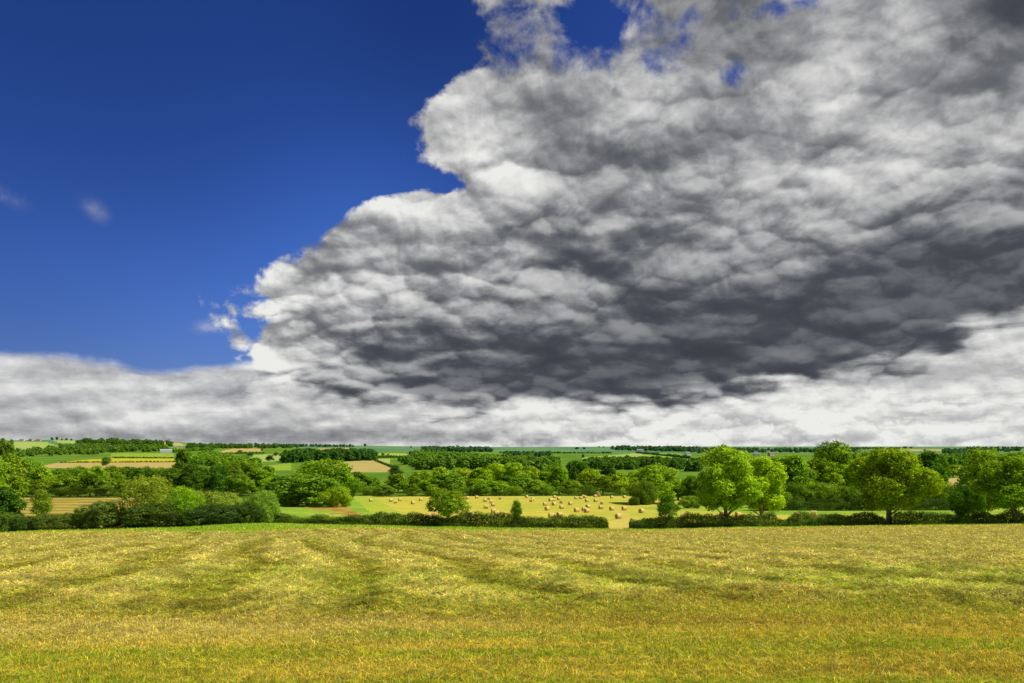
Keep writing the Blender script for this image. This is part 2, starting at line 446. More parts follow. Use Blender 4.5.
# ------------------------------------------------------------------ strands of cut grass
def strands(N, seed, rmin, rmax, tall=1.0):
    g = np.random.default_rng(seed)
    u = np.where(g.random(N) < 0.12, g.choice([-1, 1], N) * g.uniform(662, 1000, N) + 512, g.uniform(-150, 1174, N)); r = g.uniform(rmin, rmax, N)
    Y = EYE / np.maximum((r - HY) / F - 0.095, 0.0128)
    Y = Y * g.uniform(0.97, 1.03, N)
    X = (u - 512) / F * Y
    keep = Y < 131; X, Y = X[keep], Y[keep]
    n = len(X)
    w, m = windrow(X, Y)
    px = Y / F                                    # metres per pixel here
    lying = g.random(n) < (0.07 + 0.62 * m)
    L = np.where(lying, g.uniform(0.06, 0.16, n) * (1 + 0.6 * sstep(12, 22, Y)), g.uniform(0.022, 0.060, n) * (1 + 0.5 * m))
    L = np.maximum(L, px * np.where(lying, 2.6, 1.3) * g.uniform(0.6, 1.4, n)) * tall
    vg = Y > verge_start(u[keep])
    L = np.where(vg, g.uniform(0.10, 0.28, n), L)
    Wd = np.maximum(g.uniform(0.0022, 0.0045, n), px * 0.38 * g.uniform(0.7, 1.4, n))
    th = g.uniform(0, 2 * math.pi, n)
    el = np.where(lying & ~vg, g.uniform(0.0, 0.45, n), g.uniform(0.7, 1.5, n))
    d = np.stack([np.cos(th) * np.cos(el), np.sin(th) * np.cos(el), np.sin(el)], -1)
    sd = np.stack([-np.sin(th), np.cos(th), g.uniform(-0.3, 0.3, n)], -1)
    # standing blades face the light and viewer at random
    ph = g.uniform(0, 2 * math.pi, n)
    sd2 = np.stack([np.cos(ph), np.sin(ph), np.zeros(n)], -1)
    sd = np.where(lying[:, None], sd, sd2)
    z = zg(X, Y) + np.where(lying, g.uniform(-0.01, 0.07, n) * (0.4 + w) + 0.005, -0.005)
    base = np.stack([X, Y, z], -1)
    mid = base + d * (L * 0.55)[:, None] + sd * (g.uniform(-0.12, 0.12, n) * L)[:, None]
    droop = np.where(lying, g.uniform(-0.30, 0.05, n), g.uniform(-0.3, 0.1, n)) * L * 0.35
    tip = base + d * L[:, None]; tip[:, 2] += droop
    tip += np.stack([np.cos(th + 1.5), np.sin(th + 1.5), np.zeros(n)], -1) * (g.uniform(-0.2, 0.2, n) * L)[:, None]
    hw = sd * (Wd / 2)[:, None]
    v = np.stack([base - hw, base + hw, mid + hw * 0.8, mid - hw * 0.8, tip], 1)      # 5 verts
    idx = np.arange(n)[:, None] * 5
    f = np.concatenate([idx + np.array([[0, 1, 2, 3]]), idx + np.array([[3, 2, 4, 4]])], 0)
    q1 = idx + np.array([[0, 1, 2]]); q2 = idx + np.array([[0, 2, 3]]); q3 = idx + np.array([[3, 2, 4]])
    tri = np.concatenate([q1, q2, q3], 0)
    Wt = field_weights(X, Y).cumsum(-1)
    pick = (g.random(n)[:, None] > Wt).sum(-1).clip(0, 4)
    c = CO[pick]
    c = np.where((vg & (pick == 0))[:, None], GREENV, c)
    c = c * np.where(vg, 1.0, 1 + m * (0.24 * (w - 0.5) + 0.22 * fbm(X * 0.8 + 90, Y * 0.55, 3) + 0.75 * fbm(X * 2.6 + 40, Y * 1.3, 3) + 0.30 * np.sin((X * 0.95 + Y * 0.31 + 1.2 * fbm(X * 0.2, Y * 0.2, 2)) * 2 * math.pi / 1.25) * sstep(16, 26, Y)))[:, None]
    c = c * np.where(g.random(n) < 0.16, g.uniform(0.2, 0.55, n), g.uniform(0.7, 1.5, n))[:, None] * (1 + g.uniform(-0.12, 0.12, (n, 3)))
    return v.reshape(-1, 3), tri, np.repeat(c, 5, 0)

v, t, c = strands(530000, 11, 523, 600)
tag(mesh_obj('cut_hay', np_mesh('cut_hay', v, t, M['blade'], c)), 'raked cut hay lying in rough swaths over the mown field', 'hay', kind='stuff')
v, t, c = strands(710000, 12, 592, 705)
tag(mesh_obj('stubble_grass', np_mesh('stubble_grass', v, t, M['blade'], c)), 'short golden and green grass stubble at the near edge of the field', 'grass', kind='stuff')

# ------------------------------------------------------------------ trees
def tube(path, radii, seg=7):
    path = np.asarray(path, float); n = len(path)
    vs, fs = [], []
    for i in range(n):
        d = path[min(i + 1, n - 1)] - path[max(i - 1, 0)]; d /= np.linalg.norm(d) + 1e-9
        a = np.cross(d, [0.31, 0.95, 0.1]); a /= np.linalg.norm(a); b = np.cross(d, a)
        for k in range(seg):
            t_ = 2 * math.pi * k / seg
            vs.append(path[i] + radii[i] * (a * math.cos(t_) + b * math.sin(t_)))
    for i in range(n - 1):
        for k in range(seg):
            fs.append((i * seg + k, i * seg + (k + 1) % seg, (i + 1) * seg + (k + 1) % seg, (i + 1) * seg + k))
    return np.array(vs), np.array(fs)

def join(parts):
    vs, fs, o = [], [], 0
    for v_, f_ in parts:
        vs.append(v_); fs.append(f_ + o); o += len(v_)
    return np.concatenate(vs), np.concatenate(fs)

def leaves(P, Nrm, size, g, aspect=0.6):
    n = len(P)
    Nn = Nrm + g.normal(0, 0.38, (n, 3)); Nn /= np.linalg.norm(Nn, axis=1, keepdims=True) + 1e-9
    a = np.cross(Nn, g.normal(0, 1, (n, 3))); a /= np.linalg.norm(a, axis=1, keepdims=True) + 1e-9
    b = np.cross(Nn, a)
    s = size * g.uniform(0.6, 1.35, n)[:, None]
    v_ = np.stack([P - a * s * 0.5, P + b * s * 0.5 * aspect, P + a * s * 0.5, P - b * s * 0.5 * aspect], 1)
    f_ = np.arange(n)[:, None] * 4 + np.arange(4)[None, :]
    return v_.reshape(-1, 3), f_

def crown_points(n, g, H, R, base, nl=14, top=0.5, lob=(0.28, 0.45), per=14, spread=0.035, skew=0.0):
    """leaf positions of a crown of height H with its lowest leaves at base*H and radius R"""
    ch = H * (1 - base)
    lobes = []
    for i in range(nl):
        k = (i + 0.5) / nl
        zz = base + (1 - base) * (0.12 + 0.80 * k)
        rel = (zz - base) / (1 - base)
        env = math.sin(math.pi * min(1, max(0.05, (rel ** (0.75 if top < 0.5 else 1.0)) * 0.86 + 0.10)))
        rad = R * env * g.uniform(0.35, 0.82)
        th = i * 2.399 + g.uniform(-0.5, 0.5)
        lr = R * g.uniform(*lob) * (0.75 + 0.35 * env)
        zc = min(zz * H, H - lr * 0.8)
        lobes.append((rad * math.cos(th) + skew * R * rel, rad * math.sin(th), zc, lr))
    lobes.append((0, 0, H * (base + (1 - base) * 0.5), R * 0.55))
    lobes.append((skew * R, 0, H - R * 0.38, R * 0.38))
    Lb = np.array(lobes)
    nt_ = n // per
    w = Lb[:, 3] ** 2; w /= w.sum()
    k = g.choice(len(Lb), nt_ * 2, p=w)
    d = g.normal(0, 1, (len(k), 3)); d /= np.linalg.norm(d, axis=1, keepdims=True)
    rr = Lb[k, 3] * g.uniform(0.45, 1.0, len(k)) ** 0.4
    P = Lb[k, :3] + d * rr[:, None] * np.array([1, 1, 0.85])
    # drop those deep inside other lobes
    dd = np.linalg.norm(P[:, None, :] - Lb[None, :, :3], axis=2) / Lb[None, :, 3]
    deep = (dd < 0.74).sum(1) > 0
    keep = ~deep | (g.random(len(k)) < 0.10)
    keep &= P[:, 2] > H * base * 0.92
    P = P[keep][:nt_]; d = d[keep][:nt_]
    Q = np.repeat(P, per, 0) + g.normal(0, 1, (len(P) * per, 3)) * H * spread * np.array([1, 1, 0.7])
    Nn = np.repeat(d, per, 0) * 0.8 + np.array([0, 0, 0.5])
    val = np.clip(np.repeat(g.uniform(0, 0.7, len(P)), per) + g.uniform(-0.25, 0.45, len(Q)), 0, 1)
    return Q, Nn, val, Lb

def make_tree_meshes(name, seed, H, R, base, n, leaf, trunk_r, mat, nl=14, **kw):
    g = np.random.default_rng(seed)
    Q, Nn, val, Lb = crown_points(n, g, H, R, base, nl, **kw)
    v_, f_ = leaves(Q, Nn, leaf, g)
    cr = np_mesh(name + '_crown', v_, f_, mat, np.repeat(val, 4)[:, None].repeat(3, 1))
    parts = []
    hh = H * (base + (1 - base) * 0.62)
    path = [np.array([0, 0, -0.5])]
    for i in range(1, 7):
        path.append(np.array([g.normal(0, 0.02) * H * i / 6, g.normal(0, 0.02) * H * i / 6, hh * i / 6]))
    parts.append(tube(path, [trunk_r * (1.35, 1.0, 0.85, 0.7, 0.5, 0.32, 0.12)[i] for i in range(7)], 8))
    for (x, y, z, lr) in Lb[:-2][::(1 if len(Lb) < 16 else 2)]:
        k = min(4, max(1, int((z / hh) * 6 * 0.5)))
        a = path[k]; b_ = np.array([x, y, z]); m1 = a * 0.5 + b_ * 0.5 + np.array([0, 0, -0.04 * H]) + g.normal(0, 0.02 * H, 3)
        parts.append(tube([a, m1, b_], [trunk_r * 0.42, trunk_r * 0.26, trunk_r * 0.06], 5))
    tv, tf = join(parts)
    tr = np_mesh(name + '_trunk', tv, tf, M['bark'], None, True)
    return dict(crown=cr, trunk=tr, H=H, R=R)

PROTO = {}
# high detail trees of the hedge line
PROTO['ash'] = make_tree_meshes('ash', 21, 12, 4.6, 0.20, 30000, 0.34, 0.30, M['leaf'], 20, lob=(0.22, 0.40), spread=0.022, per=12)
PROTO['ash2'] = make_tree_meshes('ash2', 22, 12, 4.2, 0.19, 27000, 0.34, 0.28, M['leaf'], 18, lob=(0.22, 0.42), spread=0.022, per=12, skew=0.15)
PROTO['oakn'] = make_tree_meshes('oakn', 23, 12, 5.8, 0.19, 36000, 0.36, 0.36, M['leaf'], 22, lob=(0.20, 0.38), spread=0.022, per=12)
PROTO['small'] = make_tree_meshes('small', 24, 5.5, 2.8, 0.32, 9000, 0.24, 0.13, M['leaf'], 13, lob=(0.25, 0.45), spread=0.03, per=12)
PROTO['scrag'] = make_tree_meshes('scrag', 25, 5, 1.7, 0.22, 6500, 0.16, 0.10, M['leaf'], 12, lob=(0.18, 0.38), spread=0.035, per=10, skew=0.2)
PROTO['bush1'] = make_tree_meshes('bush1', 26, 4, 3.2, 0.02, 22000, 0.17, 0.08, M['leaf'], 16, lob=(0.22, 0.40), spread=0.035, per=12)
PROTO['bush2'] = make_tree_meshes('bush2', 27, 4, 3.0, 0.02, 20000, 0.16, 0.08, M['hedge'], 12, lob=(0.30, 0.5), spread=0.03, per=12)
PROTO['bush3'] = make_tree_meshes('bush3', 28, 5, 3.2, 0.03, 12000, 0.17, 0.08, M['leaf'], 20, lob=(0.14, 0.30), spread=0.045, per=9)
# middle distance
for i in range(6):
    PROTO['mid%d' % i] = make_tree_meshes('mid%d' % i, 40 + i, 12, (4.8, 5.6, 4.2, 5.2, 6.0, 3.6)[i], (0.08, 0.06, 0.05, 0.1, 0.06, 0.04)[i],
                                       11000, 0.55, 0.3, M['leaf'], (15, 18, 13, 16, 20, 12)[i], lob=((0.26, 0.42), (0.24, 0.4))[i % 2], spread=0.028, per=12)
PROTO['conifer'] = make_tree_meshes('conifer', 50, 14, 3.0, 0.05, 9000, 0.4, 0.25, M['leaf_far'], 14, lob=(0.3, 0.5), spread=0.03, per=10)
for i in range(4):
    PROTO['far%d' % i] = make_tree_meshes('far%d' % i, 60 + i, 12, (5.0, 6.2, 4.4, 5.4)[i], 0.04, 2600, 1.0, 0.35, M['leaf_far'], (10, 12, 9, 11)[i],
                                       lob=(0.28, 0.45), spread=0.035, per=8)

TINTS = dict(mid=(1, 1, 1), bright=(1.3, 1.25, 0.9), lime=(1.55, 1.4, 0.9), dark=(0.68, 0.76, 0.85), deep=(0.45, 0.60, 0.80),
             yel=(1.55, 1.32, 1.1), blue=(0.62, 0.72, 2.6), grey=(1.25, 1.1, 1.9))  # blue: aerial haze put into the leaf colour of far trees and woods
def tree(name, kind, px, Y, top, wpx, tint, label, cat='tree', group=None, lift=0.0, rz=None):
    pr = PROTO[kind]
    x, y, z = at(px, Y)
    z += lift
    H = max(1.2, EYE + (HY - top) / F * Y - z)
    sz = H / pr['H'] / 0.985
    sx = wpx / F * Y / (2 * pr['R'] * 0.93)
    e = empty(name, (x, y, z), random.uniform(0, 6.28) if rz is None else rz, (sx, sx, sz))
    tag(e, label, cat, group)
    t_ = mesh_obj('trunk', pr['trunk'], e)
    c_ = mesh_obj('crown', pr['crown'], e)
    tc = TINTS[tint]; k = random.uniform(0.88, 1.12)
    c_.color = (tc[0] * k * random.uniform(0.90, 1.14), tc[1] * k, tc[2] * k * random.uniform(0.8, 1.2), 1)
    return e

exec_trees = []
def T(*a, **k): exec_trees.append((a, k))

# --- trees growing in or at the near hedge
T('field_tree', 'small', 448, 131.5, 489.5, 38, 'mid', 'small round bushy tree standing alone in the long clipped hedge before the bales')
T('sapling', 'scrag', 518, 131.5, 500, 13, 'dark', 'thin scraggly sapling poking out of the hedge between the small round tree and the gap')
T('hawthorn_tree', 'scrag', 665, 131.0, 494, 25, 'dark', 'low dark straggly hawthorn in the hedge right of the gap')
T('ash_tree', 'ash', 726, 134, 447, 58, 'yel', 'tall broad ash tree with visible trunk, left one of the close pair in the hedge')
T('ash_tree', 'ash2', 761, 137, 457, 47, 'lime', 'narrower bright ash tree, right one of the close pair in the hedge')
T('oak_tree', 'oakn', 889, 133, 449, 76, 'bright', 'wide spreading tree with a bare lower trunk standing alone right in the hedge')
T('oak_tree', 'ash', 1014, 131, 453, 62, 'bright', 'spreading tree with thick trunk cut by the right edge of the picture')
T('round_tree', 'mid4', 984, 160, 450, 54, 'mid', 'dense rounded dark green tree behind the edge tree at far right')
T('hawthorn_tree', 'bush1', 968, 150, 485, 36, 'deep', 'dark bushy hawthorn at the foot of the rounded tree at right', cat='bush')
# --- left thicket on the near field edge
T('hawthorn_tree', 'mid2', 4, 140, 487, 34, 'deep', 'dark leafy tree at the left edge above the stubble strips')
T('sapling', 'scrag', 43, 131, 489, 23, 'mid', 'slim leaning young tree in front of the striped stubble field at left')
T('bramble_bush', 'bush2', 105, 127, 501, 46, 'mid', 'rounded dome shaped grey green bush at left before the stubble field', cat='bush')
T('willow_bush', 'bush3', 152, 128, 477, 58, 'grey', 'loose tall yellow green bush with open branches in the left thicket', cat='bush')
T('hazel_bush', 'bush3', 182, 127, 487, 40, 'bright', 'ragged yellow green bush leaning out of the thicket beside the tall loose one', cat='bush')
T('hawthorn_bush', 'bush2', 160, 126, 503, 60, 'dark', 'very dark low bush below the tall loose yellow green bush', cat='bush')
T('hazel_bush', 'bush1', 212, 134, 492, 56, 'grey', 'broad mid green bush right of the loose yellow green bushes', cat='bush')
T('hawthorn_bush', 'bush2', 214, 127, 505, 62, 'deep', 'dark bush under the broad mid green one', cat='bush')
T('hawthorn_bush', 'bush1', 262, 131, 491, 33, 'grey', 'rounded olive bush ending the left thicket where the clipped hedge begins', cat='bush')
T('hawthorn_bush', 'bush2', 247, 128, 503, 34, 'deep', 'small near black bush left of the olive bush that ends the thicket', cat='bush')
for i, (px, tp, wp, tn) in enumerate([(6, 513, 30, 'mid'), (26, 516, 28, 'dark'), (48, 514, 28, 'mid'), (68, 513, 26, 'mid'), (86, 511, 26, 'dark'), (128, 511, 28, 'mid'), (138, 508, 24, 'mid')]):
    nth = ('at the very left edge', 'below the dark leafy tree', 'at the foot of the slim leaning tree', 'just right of the slim leaning tree',
           'touching the left flank of the dome shaped bush', 'touching the right flank of the dome shaped bush', 'between the dome shaped and the tall loose bush')[i]
    T('bramble_bush', 'bush2', px, 126 + (i % 3), tp, wp, tn, 'low weedy green bramble ' + nth, cat='bush', group='brambles along the left field edge')
# --- yellow green tree in bale field
T('maple_tree', 'mid1', 653, 262, 465, 48, 'yel', 'yellow green round tree standing in the bale field right of centre')
T('elder_bush', 'bush1', 643, 250, 481, 28, 'dark', 'dark bush at the left foot of the yellow green tree in the bale field', cat='bush')
T('elder_bush', 'bush2', 634, 245, 497, 12, 'dark', 'tiny dark bush left of the dark bush in the bale field', cat='bush')
T('elder_bush', 'bush1', 692, 225, 496, 26, 'mid', 'low green bush on the field edge left of the tall ash pair', cat='bush')
# --- cluster right of the left thicket
T('oak_tree', 'mid1', 308, 205, 474, 62, 'mid', 'broad dark domed tree at the front of the central left clump')
T('oak_tree', 'mid4', 325, 232, 460.5, 62, 'bright', 'tallest tree of the central left clump with yellowish top')
T('oak_tree', 'mid3', 335, 218, 468, 42, 'mid', 'round tree on the right shoulder of the central left clump')
T('oak_tree', 'mid2', 283, 215, 476, 40, 'mid', 'rounded tree on the left side of the central left clump')
T('willow_bush', 'bush1', 337, 200, 487, 32, 'yel', 'low yellowish bush at the right foot of the central left clump', cat='bush')
T('willow_bush', 'bush1', 286, 203, 490, 34, 'mid', 'low green bush at the left foot of the central left clump', cat='bush')

# --- wood on the right, behind the hedge
Wd = [(792, 232, 456, 48, 'mid3', 'mid'), (820, 236, 459, 46, 'mid0', 'mid'), (780, 262, 458, 40, 'mid1', 'mid'), (834, 290, 442.5, 42, 'mid4', 'mid'), (841, 262, 450, 36, 'mid3', 'mid'),
      (856, 240, 464, 36, 'mid2', 'bright'), (868, 285, 450, 40, 'mid1', 'bright'), (905, 255, 452, 34, 'mid0', 'bright'), (928, 300, 451, 32, 'mid2', 'deep'), (940, 420, 456, 20, 'mid0', 'dark'),
      (953, 560, 465, 18, 'mid3', 'bright')]
wl = ['wide domed tree left of centre in the right hand wood', 'round tree in the middle of the right hand wood', 'tree right behind the ash pair at the left end of the right hand wood',
      'highest dome of the right hand wood, standing out against the sky', 'knobbly tree just below the highest dome of the right hand wood', 'bright tree low in the right hand wood beside the lone spreading tree',
      'tree behind the left half of the lone spreading tree', 'tree behind the right half of the lone spreading tree', 'dark blue green round tree between the lone spreading tree and the right edge group',
      'dark tree on the right flank of the dark blue green round tree', 'small bright tree right of the dark blue green round one']
for (a_, l_) in zip(Wd, wl): T('wood_tree', a_[4], a_[0], a_[1], a_[2], a_[3], a_[5], l_)
for i, (px, tp, wp, tn) in enumerate([(770, 487, 34, 'mid'), (796, 484, 36, 'dark'), (822, 483, 34, 'mid'), (846, 486, 34, 'dark'), (870, 487, 32, 'mid'), (910, 488, 34, 'mid'), (936, 482, 40, 'dark'), (958, 492, 28, 'deep')]):
    nth = ('right behind the narrower ash tree', 'second from the ash pair, very dark', 'in the middle of the overgrown row', 'left of the lone spreading tree',
           'behind the crown of the lone spreading tree', 'right behind the lone spreading tree trunk', 'in front of the small tan field at right', 'beside the dark hawthorn at right')[i]
    T('thorn_bush', 'bush1', px, 205 + (i * 7) % 9, tp, wp, tn, 'tall overgrown thorn bush ' + nth, cat='bush', group='overgrown bushes along the right hand wood')

# --- trees past the frame, the valley goes on there
for i, (px, Y, tp, wp, kd) in enumerate([(1060, 240, 456, 50, 'mid0'), (1105, 250, 460, 50, 'mid3'), (1150, 230, 462, 46, 'mid1'), (1200, 260, 458, 50, 'mid4'), (1085, 150, 462, 60, 'mid4'), (1250, 240, 463, 46, 'mid2')]):
    T('wood_tree', kd, px, Y, tp, wp, 'mid', 'broad green tree in the wood beyond the right picture edge, ' + ('nearest to it', 'second from it', 'third from it', 'fourth from it', 'close behind the hedge', 'last of all')[i])
for i, (px, Y, tp, wp, kd) in enumerate([(-50, 270, 456, 44, 'mid0'), (-95, 280, 460, 46, 'mid3'), (-140, 270, 461, 46, 'mid1'), (-40, 135, 480, 60, 'mid4')]):
    T('wood_tree', kd, px, Y, tp, wp, 'mid', 'broad green tree in the wood beyond the left picture edge, ' + ('nearest to it', 'second from it', 'third from it', 'close to the near field')[i])
# --- belt behind the bale field (front row, Y ~ 350)
belt = [(357, 395, 472, 26, 'mid2', 'dark'), (372, 400, 477, 22, 'mid0', 'mid'), (395, 405, 465, 15, 'conifer', 'deep'), (398, 385, 474, 24, 'mid3', 'mid'), (385, 352, 485, 20, 'mid2', 'mid'),
        (369, 352, 486, 20, 'bush1', 'mid'), (412, 352, 484, 18, 'mid0', 'dark'), (420, 390, 471, 26, 'mid1', 'mid'), (410, 395, 477, 20, 'mid0', 'dark'), (440, 420, 467.5, 26, 'mid3', 'lime'), (436, 352, 484, 22, 'mid4', 'bright'),
        (453, 352, 473, 26, 'mid0', 'mid'), (462, 425, 468, 26, 'mid1', 'lime'), (480, 420, 468, 26, 'mid2', 'lime'), (470, 360, 479, 24, 'mid3', 'mid'), (486, 352, 480, 24, 'mid1', 'bright'), (442, 356, 474, 24, 'mid5', 'bright'),
        (428, 358, 478, 20, 'mid2', 'bright'), (500, 352, 481, 22, 'mid0', 'bright'), (497, 430, 464, 26, 'mid4', 'lime'), (514, 425, 463, 28, 'mid3', 'lime'), (530, 425, 466, 26, 'mid1', 'lime'), (508, 365, 476, 24, 'mid2', 'dark'),
        (523, 375, 474, 24, 'mid0', 'mid'), (536, 352, 480, 24, 'mid3', 'bright'), (546, 380, 472, 22, 'mid5', 'bright'), (559, 365, 467, 20, 'mid2', 'bright'), (571, 355, 480, 26, 'mid0', 'bright'), (577, 450, 461, 26, 'mid4', 'deep'),
        (590, 372, 469, 26, 'mid1', 'lime'), (603, 358, 476, 30, 'mid3', 'mid'), (607, 440, 463, 20, 'mid5', 'deep'), (620, 360, 473, 24, 'mid2', 'lime'), (633, 372, 472, 20, 'mid0', 'bright'), (556, 430, 465, 24, 'mid1', 'mid'),
        (545, 352, 484, 18, 'bush1', 'mid'), (515, 352, 486, 20, 'bush1', 'mid'), (588, 352, 485, 18, 'bush1', 'dark'), (640, 380, 475, 20, 'mid3', 'grey'), (678, 300, 478, 26, 'mid2', 'grey'), (692, 290, 476, 26, 'mid0', 'mid'), (670, 330, 477, 24, 'mid3', 'grey'),
        (706, 280, 478, 26, 'mid1', 'dark'), (718, 300, 480, 26, 'mid0', 'mid'), (474, 352, 486, 18, 'bush1', 'dark')]
def along(px):
    if px < 410: return 'near the central left clump'
    if px < 465: return 'near the small hedge tree'
    if px < 505: return 'left of the scraggly sapling'
    if px < 540: return 'behind the scraggly sapling'
    if px < 575: return 'above the thickest scatter'
    if px < 612: return 'above the pale stack of bales'
    if px < 660: return 'by the yellow green field tree'
    return 'near the ash pair'
def shade(t_): return dict(mid='mid green', bright='bright green', lime='yellow topped', dark='dark green', deep='very dark', yel='yellow green', blue='bluish', grey='grey green')[t_]
names = dict(bush1='willow_bush', conifer='fir_tree')
seen = {}
for (px, Y, tp, wp, kd, tn) in belt:
    where = 'front row' if Y < 370 else ('back row' if Y > 410 else 'middle row')
    hgt = 'low' if (kd == 'bush1') else ('narrow' if wp <= 20 else ('wide' if wp >= 26 else 'rounded'))
    T(names.get(kd, 'belt_tree'), kd, px, Y, tp, wp, tn, '%s %s %s, %s of belt behind bales, %s' % (hgt, shade(tn), 'bush' if kd == 'bush1' else 'tree', where, along(px)),
      cat='bush' if kd == 'bush1' else 'tree', group='trees of the belt behind the bale field')

# --- left belt (Y ~ 290-420)
lb = [(-14, 250, 455, 40, 'mid4', 'mid'), (6, 285, 441, 26, 'mid3', 'dark'), (8, 262, 454, 34, 'mid0', 'mid'), (26, 300, 459, 30, 'mid1', 'mid'), (20, 292, 472, 30, 'mid2', 'deep'), (42, 300, 467, 28, 'mid3', 'bright'), (60, 305, 469, 26, 'mid0', 'mid'),
      (78, 310, 467, 28, 'mid4', 'mid'), (70, 292, 476, 26, 'mid2', 'mid'), (96, 305, 466, 28, 'mid1', 'bright'), (90, 292, 474, 26, 'mid3', 'dark'), (112, 310, 466, 26, 'mid0', 'mid'), (128, 320, 467, 26, 'mid3', 'dark'), (108, 292, 478, 24, 'mid2', 'mid'),
      (143, 315, 467, 26, 'mid1', 'dark'), (158, 320, 468, 26, 'mid4', 'mid'), (172, 315, 468, 28, 'mid0', 'dark'), (183, 330, 450, 18, 'mid5', 'dark'), (192, 312, 464, 26, 'mid3', 'deep'), (178, 350, 464, 20, 'mid2', 'mid'), (203, 330, 467, 22, 'mid1', 'dark'), (218, 325, 465, 24, 'mid4', 'deep'),
      (233, 330, 463, 24, 'mid0', 'dark'), (247, 350, 461, 24, 'mid3', 'mid'), (226, 420, 460, 20, 'mid1', 'mid'), (252, 335, 464, 26, 'mid2', 'mid'), (240, 318, 474, 26, 'mid1', 'mid'), (48, 292, 478, 26, 'mid1', 'mid'), (35, 290, 480, 24, 'mid0', 'dark'), (126, 293, 480, 24, 'mid4', 'mid'),
      (262, 330, 470, 22, 'mid5', 'bright'), (268, 360, 466, 22, 'mid3', 'mid'), (148, 296, 478, 26, 'mid3', 'mid')]
def along2(px):
    if px < 15: return 'at the left picture edge'
    if px < 50: return 'above the stubble strips left end'
    if px < 85: return 'below the yellow crop'
    if px < 118: return 'above the dome shaped bush'
    if px < 150: return 'above the stubble strips right end'
    if px < 180: return 'behind the tall loose bush'
    if px < 210: return 'right of the yellow crop'
    if px < 240: return 'behind the broad green bush'
    return 'left of the central left clump'
for (px, Y, tp, wp, kd, tn) in lb:
    hgt = 'narrow' if wp <= 22 else ('wide' if wp >= 28 else 'rounded')
    where = 'front' if Y < 300 else ('middle' if Y < 326 else 'back')
    T('woodland_tree', kd, px, Y, tp, wp, tn, '%s %s tree, %s of the left belt, %s' % (hgt, shade(tn), where, along2(px)), group='trees of the left woodland belt')

same = {}
for i, (a_, k_) in enumerate(exec_trees): same.setdefault(a_[7], []).append(i)
for lb_, idx in same.items():
    if len(idx) > 1:
        for j_, i in enumerate(sorted(idx, key=lambda q: exec_trees[q][0][2])):
            a_ = list(exec_trees[i][0]); w_ = lb_.split(' ')
            w_[0] = ('left', 'right')[j_] if len(idx) == 2 else ('left', 'middle', 'right')[j_]
            a_[7] = ' '.join(w_); exec_trees[i] = (tuple(a_), exec_trees[i][1])
for a_, k_ in exec_trees: tree(*a_, **k_)

# --- scattered far trees (rows of ground between 450 and 480)
def fartree(px, row, hpx, wpx, tint, label, name='distant_tree', group='scattered trees on the far slopes', kind=None):
    Y = Y_of(px, row)
    tree(name, kind or ('far%d' % random.randrange(4)), px, Y, row - hpx, wpx, tint, label, group=group)
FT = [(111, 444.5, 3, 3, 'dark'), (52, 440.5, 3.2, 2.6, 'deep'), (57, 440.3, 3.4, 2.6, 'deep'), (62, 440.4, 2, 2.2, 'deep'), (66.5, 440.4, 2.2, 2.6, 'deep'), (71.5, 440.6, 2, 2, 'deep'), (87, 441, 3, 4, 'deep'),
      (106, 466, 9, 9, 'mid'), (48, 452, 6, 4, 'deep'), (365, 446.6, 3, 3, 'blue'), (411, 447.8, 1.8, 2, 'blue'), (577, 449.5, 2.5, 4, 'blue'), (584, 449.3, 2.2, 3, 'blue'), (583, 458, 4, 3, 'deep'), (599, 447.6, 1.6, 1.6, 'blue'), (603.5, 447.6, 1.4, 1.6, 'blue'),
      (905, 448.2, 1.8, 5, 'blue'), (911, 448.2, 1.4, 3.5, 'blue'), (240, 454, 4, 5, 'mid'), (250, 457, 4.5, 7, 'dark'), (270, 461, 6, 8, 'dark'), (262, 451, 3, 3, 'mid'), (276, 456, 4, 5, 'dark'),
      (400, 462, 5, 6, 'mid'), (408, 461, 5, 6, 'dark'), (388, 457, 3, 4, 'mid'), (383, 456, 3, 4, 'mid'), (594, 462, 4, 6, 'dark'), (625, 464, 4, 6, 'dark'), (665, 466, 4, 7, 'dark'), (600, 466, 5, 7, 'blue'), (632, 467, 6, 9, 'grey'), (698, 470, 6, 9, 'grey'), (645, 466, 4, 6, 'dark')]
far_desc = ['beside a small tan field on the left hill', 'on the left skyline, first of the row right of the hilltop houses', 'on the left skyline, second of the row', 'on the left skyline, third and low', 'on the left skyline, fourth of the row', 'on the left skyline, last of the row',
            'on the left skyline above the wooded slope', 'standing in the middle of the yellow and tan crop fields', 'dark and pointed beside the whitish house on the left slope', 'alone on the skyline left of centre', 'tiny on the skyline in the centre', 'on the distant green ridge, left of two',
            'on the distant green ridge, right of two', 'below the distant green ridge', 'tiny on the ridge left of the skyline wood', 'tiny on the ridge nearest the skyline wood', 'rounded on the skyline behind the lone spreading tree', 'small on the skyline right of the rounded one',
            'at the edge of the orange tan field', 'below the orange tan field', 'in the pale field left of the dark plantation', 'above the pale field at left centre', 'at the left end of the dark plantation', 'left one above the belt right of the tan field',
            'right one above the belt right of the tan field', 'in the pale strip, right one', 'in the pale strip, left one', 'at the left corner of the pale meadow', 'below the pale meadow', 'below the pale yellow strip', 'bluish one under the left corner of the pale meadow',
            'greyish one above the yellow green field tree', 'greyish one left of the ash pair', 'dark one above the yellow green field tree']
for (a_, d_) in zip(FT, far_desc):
    fartree(a_[0], a_[1], a_[2], a_[3], a_[4], 'distant tree ' + d_)

